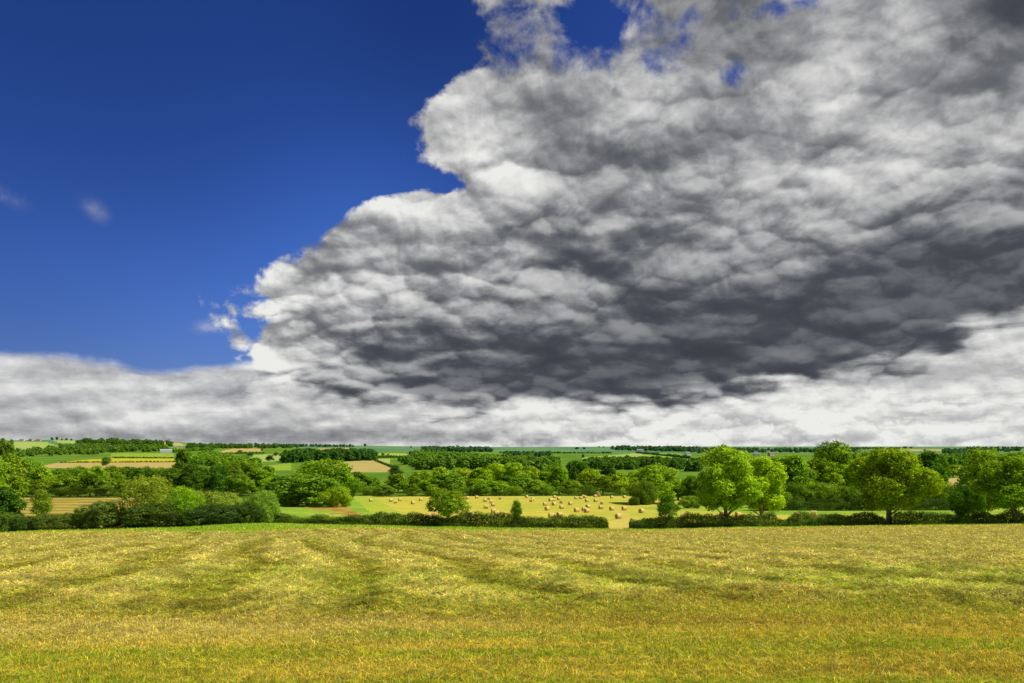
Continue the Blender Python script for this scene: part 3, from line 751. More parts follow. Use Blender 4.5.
# --- far woods: masses of crowns, one object per wood
TPL = []
for i in range(3):
    g = np.random.default_rng(90 + i)
    Q, Nn, val, _ = crown_points(420, g, 10, 5.2, 0.0, 8, lob=(0.32, 0.5), spread=0.04, per=5)
    v_, f_ = leaves(Q, Nn, 1.9, g, 0.8)
    TPL.append((v_, f_, np.repeat(val, 4)))
def wood(name, label, pts, hgt, tint, kind='stuff', cat='wood', wid=1.0, seed=1, mat='leaf_far'):
    g = np.random.default_rng(seed)
    vs, fs, cs, o = [], [], [], 0
    for (px, Y) in pts:
        v_, f_, c_ = TPL[g.integers(3)]
        x = (px - 512) / F * Y; z = float(zsm(np.array([x]), np.array([Y]))[0])
        h = hgt * g.uniform(0.75, 1.25) / 10; w_ = h * wid * g.uniform(0.85, 1.2)
        a = g.uniform(0, 6.28); ca, sa = math.cos(a), math.sin(a)
        q = v_ * np.array([w_, w_, h])
        q = np.stack([q[:, 0] * ca - q[:, 1] * sa + x, q[:, 0] * sa + q[:, 1] * ca + Y, q[:, 2] + z - 0.3], -1)
        vs.append(q); fs.append(f_ + o); o += len(q)
        cs.append(np.clip(c_ * 0.8 + g.uniform(0, 0.3), 0, 1))
    me = np_mesh(name, np.concatenate(vs), np.concatenate(fs), M[mat], np.concatenate(cs)[:, None].repeat(3, 1))
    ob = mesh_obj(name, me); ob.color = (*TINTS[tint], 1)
    return tag(ob, label, cat, kind=kind)

def fill_poly(poly, n, seed):
    """points inside a (column, ground row) polygon, returned as (column, depth)"""
    g = np.random.default_rng(seed)
    xs = [p[0] for p in poly]; rs = [p[1] for p in poly]
    out = []
    while len(out) < n:
        px = g.uniform(min(xs), max(xs)); rw = g.uniform(min(rs), max(rs))
        if in_poly(np.array([px]), np.array([rw]), poly)[0]:
            out.append((px, Y_of(px, rw)))
    return out
def fill_line(p0, p1, n, seed, jit=0.15):
    g = np.random.default_rng(seed)
    return [(p0[0] + (p1[0] - p0[0]) * t_ , Y_of(p0[0] + (p1[0] - p0[0]) * t_, p0[1] + (p1[1] - p0[1]) * t_ + g.uniform(-jit, jit))) for t_ in (np.arange(n) + g.uniform(0, 0.8, n)) / n]

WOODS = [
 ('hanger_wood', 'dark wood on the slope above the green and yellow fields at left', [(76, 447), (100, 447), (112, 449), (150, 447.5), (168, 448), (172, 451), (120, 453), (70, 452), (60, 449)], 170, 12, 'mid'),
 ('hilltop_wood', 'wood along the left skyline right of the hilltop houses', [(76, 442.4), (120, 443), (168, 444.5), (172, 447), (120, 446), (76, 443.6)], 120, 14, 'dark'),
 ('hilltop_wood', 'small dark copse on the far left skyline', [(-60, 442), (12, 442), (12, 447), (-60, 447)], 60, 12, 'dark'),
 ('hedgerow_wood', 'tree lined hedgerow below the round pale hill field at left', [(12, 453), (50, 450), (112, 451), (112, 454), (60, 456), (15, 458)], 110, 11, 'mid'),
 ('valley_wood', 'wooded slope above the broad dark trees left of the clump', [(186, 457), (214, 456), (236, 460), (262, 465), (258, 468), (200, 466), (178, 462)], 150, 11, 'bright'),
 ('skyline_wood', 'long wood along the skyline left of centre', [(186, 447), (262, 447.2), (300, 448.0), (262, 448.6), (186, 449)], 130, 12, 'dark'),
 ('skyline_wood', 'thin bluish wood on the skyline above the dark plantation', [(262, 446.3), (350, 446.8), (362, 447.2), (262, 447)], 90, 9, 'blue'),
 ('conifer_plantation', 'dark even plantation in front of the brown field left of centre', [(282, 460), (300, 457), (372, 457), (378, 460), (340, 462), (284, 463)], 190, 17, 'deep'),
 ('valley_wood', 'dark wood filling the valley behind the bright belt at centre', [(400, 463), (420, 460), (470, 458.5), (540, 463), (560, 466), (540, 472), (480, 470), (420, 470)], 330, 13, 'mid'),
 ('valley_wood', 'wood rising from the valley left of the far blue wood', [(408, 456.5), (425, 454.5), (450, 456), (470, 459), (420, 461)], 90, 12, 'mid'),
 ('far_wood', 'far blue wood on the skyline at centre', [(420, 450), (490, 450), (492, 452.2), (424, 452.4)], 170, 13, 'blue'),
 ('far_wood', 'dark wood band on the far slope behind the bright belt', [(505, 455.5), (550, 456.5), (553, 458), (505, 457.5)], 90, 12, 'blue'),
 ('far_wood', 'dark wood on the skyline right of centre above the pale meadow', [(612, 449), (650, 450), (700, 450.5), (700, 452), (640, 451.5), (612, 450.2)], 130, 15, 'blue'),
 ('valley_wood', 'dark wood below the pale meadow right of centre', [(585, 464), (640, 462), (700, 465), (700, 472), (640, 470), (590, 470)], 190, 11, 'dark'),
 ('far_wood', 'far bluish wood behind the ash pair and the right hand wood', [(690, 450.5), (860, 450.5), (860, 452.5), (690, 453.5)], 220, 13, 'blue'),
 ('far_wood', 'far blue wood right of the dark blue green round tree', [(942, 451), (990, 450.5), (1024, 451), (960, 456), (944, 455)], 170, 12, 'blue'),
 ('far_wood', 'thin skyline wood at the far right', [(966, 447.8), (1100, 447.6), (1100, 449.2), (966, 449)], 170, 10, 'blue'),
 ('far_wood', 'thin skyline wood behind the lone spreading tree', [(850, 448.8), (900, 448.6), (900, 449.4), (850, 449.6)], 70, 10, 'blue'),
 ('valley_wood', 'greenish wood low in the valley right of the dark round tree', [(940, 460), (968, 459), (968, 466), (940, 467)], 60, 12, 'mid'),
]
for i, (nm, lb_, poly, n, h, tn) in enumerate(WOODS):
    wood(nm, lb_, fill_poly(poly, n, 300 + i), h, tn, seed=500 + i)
HROWS = [
 ('field_hedge', 'thin dark hedge between the yellow field and the tan field at left', (60, 462.9), (176, 462.2), 60, 2.6, 'dark'),
 ('field_hedge', 'hedge above the yellow crop field at left', (112, 457.9), (174, 458.4), 50, 2.8, 'dark'),
 ('field_hedge', 'hedge curving along the right side of the brown field', (374, 460.6), (392, 467.6), 34, 3.4, 'dark'),
 ('field_hedge', 'hedge across the green slope above the plantation', (376, 457.8), (420, 457.8), 40, 5, 'mid'),
 ('field_hedge', 'hedge along the foot of the distant green ridge', (500, 453.2), (612, 453.6), 60, 5, 'blue'),
 ('field_hedge', 'hedge between the pale meadow and the green field right of centre', (636, 453.0), (690, 458.6), 50, 6, 'blue'),
 ('field_hedge', 'hedge below the pale meadow right of centre', (584, 461.4), (660, 459.6), 60, 6, 'dark'),
 ('field_hedge', 'tree lined hedge under the skyline wood at left', (172, 452.6), (214, 450.0), 40, 8, 'mid'),
 ('field_hedge', 'hedge along the front of the orange tan field', (214, 454.6), (264, 453.6), 34, 5, 'mid'),
 ('field_hedge', 'low hedge along the pale track at the foot of the belt', (352, 489.6), (432, 489.0), 60, 2.4, 'mid'),
]
for i, (nm, lb_, a_, b_, n, h, tn) in enumerate(HROWS):
    wood(nm, lb_, fill_line(a_, b_, n, 700 + i, 0.05), h, tn, kind=None, cat='hedge', wid=1.3, seed=800 + i)

# ------------------------------------------------------------------ near clipped hedges
def hedge(name, label, u0, u1, Y, h, w, n, seed, tint='mid', hfun=None, rag=0.12):
    g = np.random.default_rng(seed)
    x0 = (u0 - 512) / F * Y; x1 = (u1 - 512) / F * Y
    t_ = g.random(n)
    X = x0 + (x1 - x0) * t_
    # superellipse shell in cross-section
    th = g.uniform(-0.15, math.pi + 0.15, n)
    rad = g.uniform(0.45, 1.0, n) ** 0.5
    cx = np.sign(np.cos(th)) * np.abs(np.cos(th)) ** 0.6; cz = np.sign(np.sin(th)) * np.abs(np.sin(th)) ** 0.55
    hv = h * (1 + rag * fbm(X * 0.35 + seed, X * 0 + 2.0, 3) * 2)
    if hfun is not None: hv = hv * hfun((X - x0) / (x1 - x0))
    bulge = 1 + 0.25 * fbm(X * 0.9, th * 1.3, 2)
    endf = np.minimum(1, np.minimum(X - x0, x1 - X) / 0.5 + 0.55)
    YYv = Y + cx * rad * w / 2 * bulge
    zc = np.abs(cz) * rad * hv * (0.88 + 0.12 * bulge) * np.clip(endf, 0.5, 1)
    low = g.random(n) < 0.45
    zc = np.where(low, g.random(n) * zc, zc)
    sprig = g.random(n) < 0.03
    zc = zc + sprig * g.uniform(0.05, 0.4, n)
    P = np.stack([X, YYv, zg(X, YYv) + zc + 0.02], -1) + g.normal(0, 0.05, (n, 3))
    N_ = np.stack([np.zeros(n), cx * 0.9, np.maximum(cz, 0.1)], -1)
    v_, f_ = leaves(P, N_, 0.20, g, 0.7)
    val = np.clip(0.45 + 0.8 * fbm(X * 0.5, zc * 2, 3) + g.uniform(-0.3, 0.3, n), 0, 1)
    e = empty(name, ((x0 + x1) / 2, Y, gz((x0 + x1) / 2, Y)))
    v_ = v_ - np.array(e.location)
    o_ = mesh_obj('foliage', np_mesh('hedge_foliage', v_, f_, M['hedge'], np.repeat(val, 4)[:, None].repeat(3, 1)), e)
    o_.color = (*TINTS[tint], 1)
    return tag(e, label, 'hedge')
hedge('clipped_hedge', 'long clipped dark hedge from the left thicket to the field gap', 262, 608, 131.5, 2.15, 1.9, 60000, 5, 'mid',
      lambda t_: 0.72 + 0.28 * sstep(0.02, 0.35, t_) * 1.05, 0.22)
hedge('clipped_hedge', 'dark hedge right of the field gap reaching the ash pair', 629.5, 776, 131.5, 2.1, 1.8, 26000, 6, 'mid', None, 0.30)
hedge('clipped_hedge', 'dark hedge between the ash pair and the lone spreading tree', 777, 884, 131.5, 2.0, 1.8, 19000, 8, 'mid', None, 0.28)
hedge('clipped_hedge', 'dark hedge right of the lone spreading tree to the right edge', 891.5, 1360, 131.2, 2.1, 1.8, 76000, 9, 'mid', None, 0.28)
hedge('field_hedge', 'shaded overgrown hedge along the far edge of the bale field', 352, 645, 347, 3.6, 3.2, 30000, 10, 'mid', None, 0.3)
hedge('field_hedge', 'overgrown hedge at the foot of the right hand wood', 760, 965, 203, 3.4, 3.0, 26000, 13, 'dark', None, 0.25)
hedge('field_hedge', 'dark hedge at the foot of the left woodland belt', -60, 270, 286, 3.6, 3.0, 30000, 14, 'dark', None, 0.3)

# ------------------------------------------------------------------ bales
m_, nt = new_mat('straw_bale')
tcn = nt.nodes.new('ShaderNodeTexCoord'); oc = tcn.outputs['Object']
sx = nt.nodes.new('ShaderNodeSeparateXYZ'); nt.links.new(oc, sx.inputs[0])
rad = V.m('SQRT', V(sx.outputs[1]) * V(sx.outputs[1]) + V(sx.outputs[2]) * V(sx.outputs[2]))
sp_ = V.m('SINE', rad * 70.0) * 0.5 + 0.5
endf = V.m('GREATER_THAN', V.m('ABSOLUTE', V(sx.outputs[0])), 0.585)
nn = vnoise_n(oc, 9.0, 5, 0.7)
c = vmix(vstep(nn, 0.35, 0.7), (0.50, 0.36, 0.11), (0.86, 0.64, 0.23))
c = vmix(endf * sp_ * 0.55, c, (0.24, 0.12, 0.05))
oi = nt.nodes.new('ShaderNodeObjectInfo')
c = vmix(V(oi.outputs['Random']) * 0.35, c, (0.72, 0.55, 0.28))
bs = nt.nodes.new('ShaderNodeBsdfDiffuse'); nt.links.new(c, bs.inputs[0]); out_surface(nt, bs.outputs[0])
M['straw'] = m_
def bale_mesh(seed):
    g = np.random.default_rng(seed); seg = 36
    prof = [(-0.60, 0.0), (-0.61, 0.12), (-0.615, 0.3), (-0.61, 0.5), (-0.595, 0.58), (-0.55, 0.625), (-0.4, 0.645), (-0.2, 0.64), (0, 0.65), (0.2, 0.64), (0.4, 0.645), (0.55, 0.625), (0.595, 0.58), (0.61, 0.5), (0.615, 0.3), (0.61, 0.12), (0.60, 0.0)]
    vs = []
    for i, (x, r_) in enumerate(prof):
        for k in range(seg):
            a = 2 * math.pi * k / seg
            rr = r_ * (1 + 0.018 * g.normal())
            z = rr * math.sin(a); 
            if z < -0.60: z = -0.60
            vs.append((x + 0.012 * g.normal(), rr * math.cos(a) * 1.02, z * 0.98))
    n = len(prof)
    fs = [(i * seg + k, i * seg + (k + 1) % seg, (i + 1) * seg + (k + 1) % seg, (i + 1) * seg + k) for i in range(n - 1) for k in range(seg)]
    # loose straws
    vs = np.array(vs); fs = np.array(fs)
    ns = 260; a = g.uniform(0, 6.28, ns); x = g.uniform(-0.6, 0.6, ns)
    P = np.stack([x, 0.65 * np.cos(a), 0.62 * np.sin(a)], -1)
    sv, sf = leaves(P, P * np.array([0, 1, 1]), 0.16, g, 0.10)
    vs = np.concatenate([vs, sv]); fs = np.concatenate([fs, sf + n * seg])
    return np_mesh('bale', vs, fs, M['straw'], None, False)
BM = [bale_mesh(s) for s in (1, 2, 3)]
bales = [(370.8, 501.6), (391, 501.8), (395.5, 503.4), (400, 501), (413, 504.2), (420.7, 500.9), (428.4, 518), (434, 517), (467.3, 499), (467, 503.8), (468.6, 515.8), (471.8, 517.6), (476.7, 498.4),
         (485.3, 502), (486, 508.6), (489, 499.8), (491.3, 503.3), (493, 506.4), (493.6, 513), (496.8, 515.8), (500.2, 499.4), (526.6, 497.8), (531.2, 502.2), (532.6, 500.4), (545, 505.8), (547.2, 510.6), (550.4, 501.4), (552.9, 501.2),
         (554.5, 498), (553.8, 505.4), (558.8, 500), (561.4, 503.4), (561.6, 508.8), (551.3, 518), (559.5, 516.8), (570.4, 505), (576, 499.2), (581, 499), (583.2, 497.6), (585.2, 498.2), (586.8, 501.8), (576.6, 512.4), (584.2, 511.4), (586.8, 512.9),
         (587.8, 508.6), (595.6, 501.8), (595, 497.2), (602, 504.4), (600.9, 509.2), (611.6, 498.4), (624.4, 498), (611.8, 510.8), (624.2, 510.6), (618.4, 518.8), (641.4, 513.2), (683.6, 518.8), (722.6, 516), (738.2, 516.8), (797, 517), (814, 515.6)]
special = {(428.4, 518): 'round hay bale left of the small hedge tree, left one of a close pair', (434, 517): 'round hay bale touching the small hedge tree crown, right one of a close pair',
           (618.4, 518.8): 'large near hay bale lying right in front of the field gap', (641.4, 513.2): 'round hay bale right of the dry track near the dark bush', (683.6, 518.8): 'pale hay bale half hidden behind the hedge right of the hawthorn',
           (722.6, 516): 'hay bale behind the trunk side of the broad ash tree', (738.2, 516.8): 'hay bale between the two ash trunks', (797, 517): 'hay bale peeping over the hedge just right of the ash pair', (814, 515.6): 'single round bale on the green strip before the right hand wood',
           (370.8, 501.6): 'lone hay bale at the left end of the bale field', (551.3, 518): 'near hay bale, left of the pair closest to the hedge', (559.5, 516.8): 'near hay bale, right of the pair closest to the hedge',
           (611.8, 510.8): 'hay bale on the upper end of the pale track', (624.2, 510.6): 'hay bale just right of the upper end of the pale track', (526.6, 497.8): 'far hay bale above the scraggly sapling by the belt',
           (468.6, 515.8): 'hay bale right of the small hedge tree, left of two touching', (471.8, 517.6): 'hay bale right of the small hedge tree, right of two touching', (624.4, 498): 'last far hay bale before the yellow green field tree', (611.6, 498.4): 'second last far hay bale before the yellow green field tree'}
ords = ['first', 'second', 'third', 'fourth', 'fifth', 'sixth', 'seventh', 'eighth', 'ninth', 'tenth', 'eleventh', 'twelfth', 'thirteenth', 'fourteenth', 'fifteenth', 'sixteenth', 'seventeenth', 'eighteenth', 'nineteenth', 'twentieth']
cnt = {}
for b in sorted(bales):
    px, row = b
    Y = Y_of(px, row); x, y, z = at(px, Y)
    o = bpy.data.objects.new('hay_bale', random.choice(BM)); link(o)
    o.location = (x, y, z + 0.56)
    o.rotation_euler = (0, random.uniform(-0.03, 0.03), math.radians(random.choice([22, 28, 35, 15, 40, -20])) + random.uniform(-0.15, 0.15))
    k = random.uniform(0.90, 0.98); o.scale = (k, k, k)
    if b in special: lab = special[b]
    else:
        band = 'farthest' if row < 500 else ('upper middle' if row < 504.5 else ('lower middle' if row < 511 else 'nearest'))
        side = 'between small hedge tree and sapling' if 455 < px < 510 else ('left of the small hedge tree' if px <= 455 else 'between sapling and hedge gap')
        cnt[(band, side)] = cnt.get((band, side), 0) + 1
        lab = 'hay bale %s, %s from left in %s rows' % (side, ords[cnt[(band, side)] - 1], band)
    tag(o, lab, 'hay bale', 'round hay bales on the stubble field')
# pale stack by the belt
Ys = Y_of(598, 497.2)
for i, (px, dz, lab) in enumerate([(596.6, 0, 'pale bale at the left base of the small stack by the belt'), (599.4, 0, 'pale bale at the right base of the small stack by the belt'), (598.0, 1.22, 'pale bale on top of the small stack by the belt')]):
    x, y, z = at(px, Ys + 2)
    o = bpy.data.objects.new('hay_bale', BM[i]); link(o)
    o.location = (x, y, z + 0.6 + dz); o.rotation_euler = (0, 0, 1.5)
    tag(o, lab, 'hay bale', 'stacked pale bales by the belt')

# ------------------------------------------------------------------ distant houses
def box(x0, x1, y0, y1, z0, z1):
    v_ = np.array([(x, y, z) for z in (z0, z1) for (x, y) in ((x0, y0), (x1, y0), (x1, y1), (x0, y1))], float)
    f_ = np.array([(0, 3, 2, 1), (4, 5, 6, 7), (0, 1, 5, 4), (1, 2, 6, 5), (2, 3, 7, 6), (3, 0, 4, 7)])
    return v_, f_
def gable_roof(L, W, h, rh, ov=0.4, th=0.25):
    """two sloping slabs meeting at the ridge, along x"""
    parts = []
    for s in (-1, 1):
        e0 = np.array([0, s * (W / 2 + ov), h - ov * rh / (W / 2)]); rdg = np.array([0, 0, h + rh])
        v_ = []
        for dz in (0.02, th):
            for x in (-L / 2 - ov, L / 2 + ov):
                v_.append(e0 + np.array([x, 0, dz])); v_.append(rdg + np.array([x, 0, dz]))
        f_ = np.array([(0, 1, 3, 2), (4, 6, 7, 5), (0, 2, 6, 4), (1, 5, 7, 3), (0, 4, 5, 1), (2, 3, 7, 6)])
        parts.append((np.array(v_), f_))
    return join(parts)
def house(px, row, L, W, h, rh, wallm, roofm, label, rz=0.0, nwin=4, name='house', chim=True, cat='house', lift=0):
    Y = Y_of(px, row); x, y, z = at(px, Y)
    e = empty(name, (x, y, z + lift), rz)
    v_, f_ = box(-L / 2, L / 2, -W / 2, W / 2, -2.0, h)
    gv = np.array([(s * L / 2, yy, zz) for s in (-1, 1) for (yy, zz) in ((-W / 2, h), (W / 2, h), (0, h + rh))])
    gf = np.array([(0, 1, 2, 2), (3, 5, 4, 4)])
    me = bpy.data.meshes.new('wall')
    allv = np.concatenate([v_, gv]); 
    me.from_pydata([tuple(p) for p in allv], [], [tuple(q) for q in f_] + [(8, 9, 10), (11, 13, 12)]); me.materials.append(M[wallm])
    mesh_obj('wall', me, e)
    rv, rf = gable_roof(L, W, h, rh)
    ro = mesh_obj('roof', np_mesh('roof', rv, rf, M[roofm]), e)
    if chim:
        cv, cf = box(L * 0.34, L * 0.34 + 0.9, -0.45, 0.45, h + rh * 0.5, h + rh + 1.1)
        mesh_obj('chimney', np_mesh('chimney', cv, cf, M['tile']), ro)
    for k in range(nwin):
        xx = -L / 2 + L * (k + 0.5) / nwin
        wv, wf = box(xx - 0.5, xx + 0.5, -W / 2 - 0.06, -W / 2 - 0.01, h * 0.5, h * 0.5 + 1.2)
        mesh_obj('window', np_mesh('window', wv, wf, M['glass']), e)
    return tag(e, label, cat)
house(22, 441.2, 15, 8, 4.5, 3, 'white', 'slate', 'whitish house, left of the three on the far left hilltop', 0.1)
house(31, 441.0, 13, 8, 4.5, 3, 'stone', 'tile', 'reddish roofed house in the middle of the left hilltop group', -0.2)
house(38.5, 441.2, 14, 8, 4.5, 3.2, 'stone', 'tile', 'reddish roofed house, right of the three on the left hilltop', 0.15)
house(43, 453.6, 11, 7, 4.5, 3, 'white', 'slate', 'whitish house among trees on the lower left slope', 0.3)
for i, (px, L) in enumerate([(79, 14), (85.5, 13), (92, 14), (98.5, 11)]):
    house(px, 452.6 + 0.1 * i, L, 8, 4, 3, 'stone', 'tile' if i != 2 else 'slate', 'low pinkish house in the row on the left slope, ' + ('leftmost', 'second from the left', 'third, with greyer roof', 'rightmost and shortest')[i], 0.08 * i - 0.1, 5, lift=1.0)
house(166, 452.8, 26, 12, 4.5, 3.0, 'sheet', 'sheet', 'long grey farm shed beside the green field below the left hilltop wood', 0.5, 0, 'farm_shed', False, 'shed', 1.0)
house(640, 452.6, 20, 10, 7, 4, 'white', 'slate', 'white house below the skyline wood right of centre', 0.1)
house(688, 455.4, 14, 9, 5, 3, 'white', 'slate', 'small pale house near the pale yellow strip left of the ash pair', 0.3)
house(757, 456.4, 15, 9, 6, 3.4, 'white', 'slate', 'pale distant house seen over the ash pair', 0.0)
house(771, 455.9, 14, 9, 6, 3.4, 'stone', 'tile', 'distant stone house right of the pale one above the ash pair', 0.4)

# ------------------------------------------------------------------ sky
SUN_EL = math.radians(52); SUN_AZ = math.radians(98)      # azimuth measured from +Y towards +X
world = bpy.data.worlds.new('World'); SC.world = world; world.use_nodes = True
nt = world.node_tree; nt.nodes.clear(); V.nt = nt
tc = nt.nodes.new('ShaderNodeTexCoord')
sep = nt.nodes.new('ShaderNodeSeparateXYZ'); nt.links.new(tc.outputs['Generated'], sep.inputs[0])
dx, dy, dz = (V(sep.outputs[i]) for i in range(3))
hyp = V.m('SQRT', dx * dx + dy * dy + 1e-6)
A = V.m('ARCTAN2', dx, dy) * F                      # azimuth, in 1/740 rad
Tt = dz / hyp * F                                   # slope, same unit

def cv(px, row):
    a = math.atan((px - 512) / F); return a * F, (HY - row) * math.cos(a)

def curve(x, x0, x1, pts, y0, y1):
    """float curve through pts [(x,y)]"""
    n = nt.nodes.new('ShaderNodeFloatCurve'); n.inputs[0].default_value = 1
    nt.links.new(((x - x0) * (1.0 / (x1 - x0))).s, n.inputs['Value'])
    c_ = n.mapping.curves[0]; pts = sorted(pts)
    P_ = [((a - x0) / (x1 - x0), (b - y0) / (y1 - y0)) for a, b in pts]
    c_.points[0].location = P_[0]; c_.points[1].location = P_[-1]
    for p in P_[1:-1]: c_.points.new(*p)
    for p in c_.points: p.handle_type = 'AUTO_CLAMPED'
    n.mapping.extend = 'HORIZONTAL'
    n.mapping.update()
    return V(n.outputs[0]) * (y1 - y0) + y0

def blob(px, row, rx, ry, rot=0.0):
    """soft elliptical patch around a direction"""
    a0, t0 = cv(px, row); c_, s_ = math.cos(math.radians(rot)), math.sin(math.radians(rot))
    p = A - a0; q = Tt - t0
    x1 = (p * c_ + q * s_) * (1.0 / rx); y1 = (q * c_ - p * s_) * (1.0 / ry)
    return V.m('EXPONENT', (x1 * x1 + y1 * y1) * -1.0)

def cloudvec(ox=0.0, oz=0.0, k=0.34):
    X = dx + ox; Z = V.m('MAXIMUM', dz + oz, -0.05) + k
    return vxyz(X / Z, dy / Z, 0.37)

def vadd(a, b, k=1.0):
    n = nt.nodes.new('ShaderNodeVectorMath'); n.operation = 'MULTIPLY_ADD'
    nt.links.new(b, n.inputs[0]); n.inputs[1].default_value = (k, k, 0); nt.links.new(a, n.inputs[2])
    return n.outputs[0]
def dome(vec, scale, smooth=0.12):
    n = nt.nodes.new('ShaderNodeTexVoronoi'); n.feature = 'SMOOTH_F1' if smooth else 'F1'; n.voronoi_dimensions = '2D'
    n.inputs['Scale'].default_value = scale
    if smooth: n.inputs['Smoothness'].default_value = smooth
    nt.links.new(vec, n.inputs['Vector'])
    d_ = V(n.outputs['Distance'])
    return 1.0 - d_ * d_
warp = vnoise_n(cloudvec(), 4.0, 5, 0.55, 0.0, color=True)
def relief(ox, oz):
    cvx = cloudvec(ox, oz)
    wv = vadd(cvx, warp, 0.20)
    return wv, dome(wv, 5.0)
w0, D1 = relief(0, 0)
w1, D1b = relief(0.004, 0.016)
ws = vadd(cloudvec(0.002, 0.007), warp, 0.20)
D2 = dome(w0, 12.5, 0.15); D2b = dome(ws, 12.5, 0.15)
b0 = vnoise_n(cloudvec(), 2.6, 2, 0.5, 0.4); b1 = vnoise_n(cloudvec(0.004, 0.018), 2.6, 2, 0.5, 0.4)
m0 = vnoise_n(cloudvec(), 9.0, 6, 0.55, 0.2); m1 = vnoise_n(cloudvec(0.003, 0.010), 9.0, 6, 0.55, 0.2)
lvec = vxyz(A * (1.0 / F) + (b0 - 0.5) * 0.2, Tt * (5.2 / F), 1.3)
lowv = vnoise_n(lvec, 6.0, 7, 0.55, 0.2)
fine_w = vnoise_n(tc.outputs['Generated'], 22.0, 5, 0.6)
pvec = vxyz(A * (1.0 / F) + fine_w * 0.16 + lowv * 0.2, Tt * (3.0 / F) + fine_w * 0.18, 0.0)
pvec2 = vxyz(A * (1.0 / F) + fine_w * 0.16 + lowv * 0.2, Tt * (3.0 / F) + fine_w * 0.18 + 0.02, 0.0)
Dl = dome(pvec, 15.0); Dlb = dome(pvec2, 15.0)
fine = vnoise_n(tc.outputs['Generated'], 14.0, 9, 0.60, 0.35)
fine1 = vnoise_n(vxyz(dx + 0.003, dy, dz + 0.008), 16.0, 6, 0.56, 0.5)
fine0 = vnoise_n(tc.outputs['Generated'], 16.0, 6, 0.56, 0.5)
edge_n = vnoise_n(tc.outputs['Generated'], 7.0, 9, 0.60, 0.6)

# big cloud: left edge azimuth as a function of slope
ed = [(-40, 470), (0, 490), (35, 505), (60, 498), (80, 482), (105, 445), (130, 420), (152, 414), (168, 432), (184, 446), (196, 408), (212, 375), (232, 352), (250, 318), (262, 292), (290, 255), (318, 246), (335, 236), (352, 244), (375, 262), (447, 300)]
edge_c = curve(Tt, 0, 700, [(cv(p, r_)[1], cv(p, r_)[0]) for r_, p in ed] + [(520, 20), (700, 60)], -500, 300)
hn0 = vnoise_n(tc.outputs['Generated'], 26.0, 8, 0.62, 0.3)
sA = (A - edge_c) * (1.0 / 40.0) + (edge_n - 0.5) * 2.6 + (fine - 0.5) * 2.2 + 0.62
sA = sA + (D1 - 0.8) * 1.0 + (D2 - 0.8) * 0.8 + (hn0 - 0.5) * 2.2 - (1.0 - vstep(A - edge_c, -42.0, -12.0)) * 0.45
covA = vstep(sA, 0.0, 0.60)
# thin patches with blue showing near the top
hole = (blob(592, 18, 70, 46) * 0.62 + blob(655, 62, 55, 24, -10) * 0.60 + blob(545, 62, 36, 30) * 0.55 + blob(512, 20, 34, 60) * 0.5 + blob(815, -2, 50, 14) * 0.8
        + blob(735, 75, 34, 16) * 0.30 + blob(640, 95, 40, 30) * 0.25 + blob(690, 14, 40, 20) * 0.5 + blob(800, -150, 700, 90) * 0.3)
hn = vnoise_n(tc.outputs['Generated'], 15.0, 8, 0.60, 0.2)
sH = (hn - 0.5) * 8.0 + (edge_n - 0.5) * 1.5 + 2.1 - hole * 2.5
hm = vstep(hole, 0.04, 0.30)
covA = covA * (1.0 - hm * (1.0 - vstep(sH, -0.5, 1.2)))
# low layer
lt = [(-60, 350), (0, 352), (60, 356), (110, 361), (150, 369), (190, 366), (230, 362), (300, 352), (500, 330), (1024, 330)]
low_c = curve(A, -760, 760, [(cv(p, r_)[0], cv(p, r_)[1]) for p, r_ in lt], 0, 200)
sB = (low_c - Tt) * (1.0 / 9.0) + (lowv - 0.5) * 1.6 + (fine - 0.5) * 1.6
covB = vstep(sB, -0.3, 0.9) * 0.96
gapb = blob(860, 408, 190, 6.0, -2) * 1.0 + blob(900, 432, 120, 3.0) * 0.4 + blob(600, 414, 130, 3.5) * 0.3
covB = covB * (1.0 - gapb * vstep(lowv, 0.40, 0.56))
wisp = blob(95, 209, 10, 6, -40) * vstep(fine, 0.42, 0.75) * 0.35 + blob(5, 195, 12, 5, -20) * vstep(fine, 0.42, 0.75) * 0.4 + blob(415, 75, 30, 14) * vstep(fine, 0.55, 0.8) * 0.4 + blob(216, 328, 14, 5) * vstep(fine, 0.42, 0.6) * 0.6
cov = V.m('MAXIMUM', V.m('MAXIMUM', covA, covB), wisp)

# shade of the clouds: 0 black .. 1 white
inside = vstep((A - edge_c) * (1.0 / 60.0) + (edge_n - 0.5) * 2.0, 0.0, 2.4)
top_shade = 0.68 - inside * 0.08
darkband = (blob(720, 345, 300, 50, 8) * 0.30 + blob(560, 380, 200, 24, 3) * 0.20 + blob(1010, 280, 170, 70, 12) * 0.20 + blob(640, 280, 260, 70, 14) * 0.16
            + blob(380, 345, 90, 40) * 0.08 + blob(620, 175, 90, 26, 30) * 0.08 + blob(960, 210, 120, 40) * 0.08 + blob(720, 130, 120, 20, 10) * 0.06 + blob(1034, -4, 46, 26) * 0.6)
lights = (blob(850, 110, 200, 60) * 0.10 + blob(350, 300, 110, 50, 20) * 0.10 + blob(500, 145, 70, 40, 20) * 0.16 + blob(470, 255, 60, 60, 40) * 0.04 + blob(880, 190, 130, 60) * 0.10 + blob(760, 110, 160, 40) * 0.06 + blob(420, 245, 50, 20, 35) * 0.05 + blob(270, 300, 26, 40) * 0.08)
lo_c = curve(A, -760, 760, [(-760, 66), (-300, 64), (-200, 54), (-80, 50), (0, 49), (110, 48), (240, 60), (330, 78), (400, 97), (450, 112), (760, 150)], 0, 200)
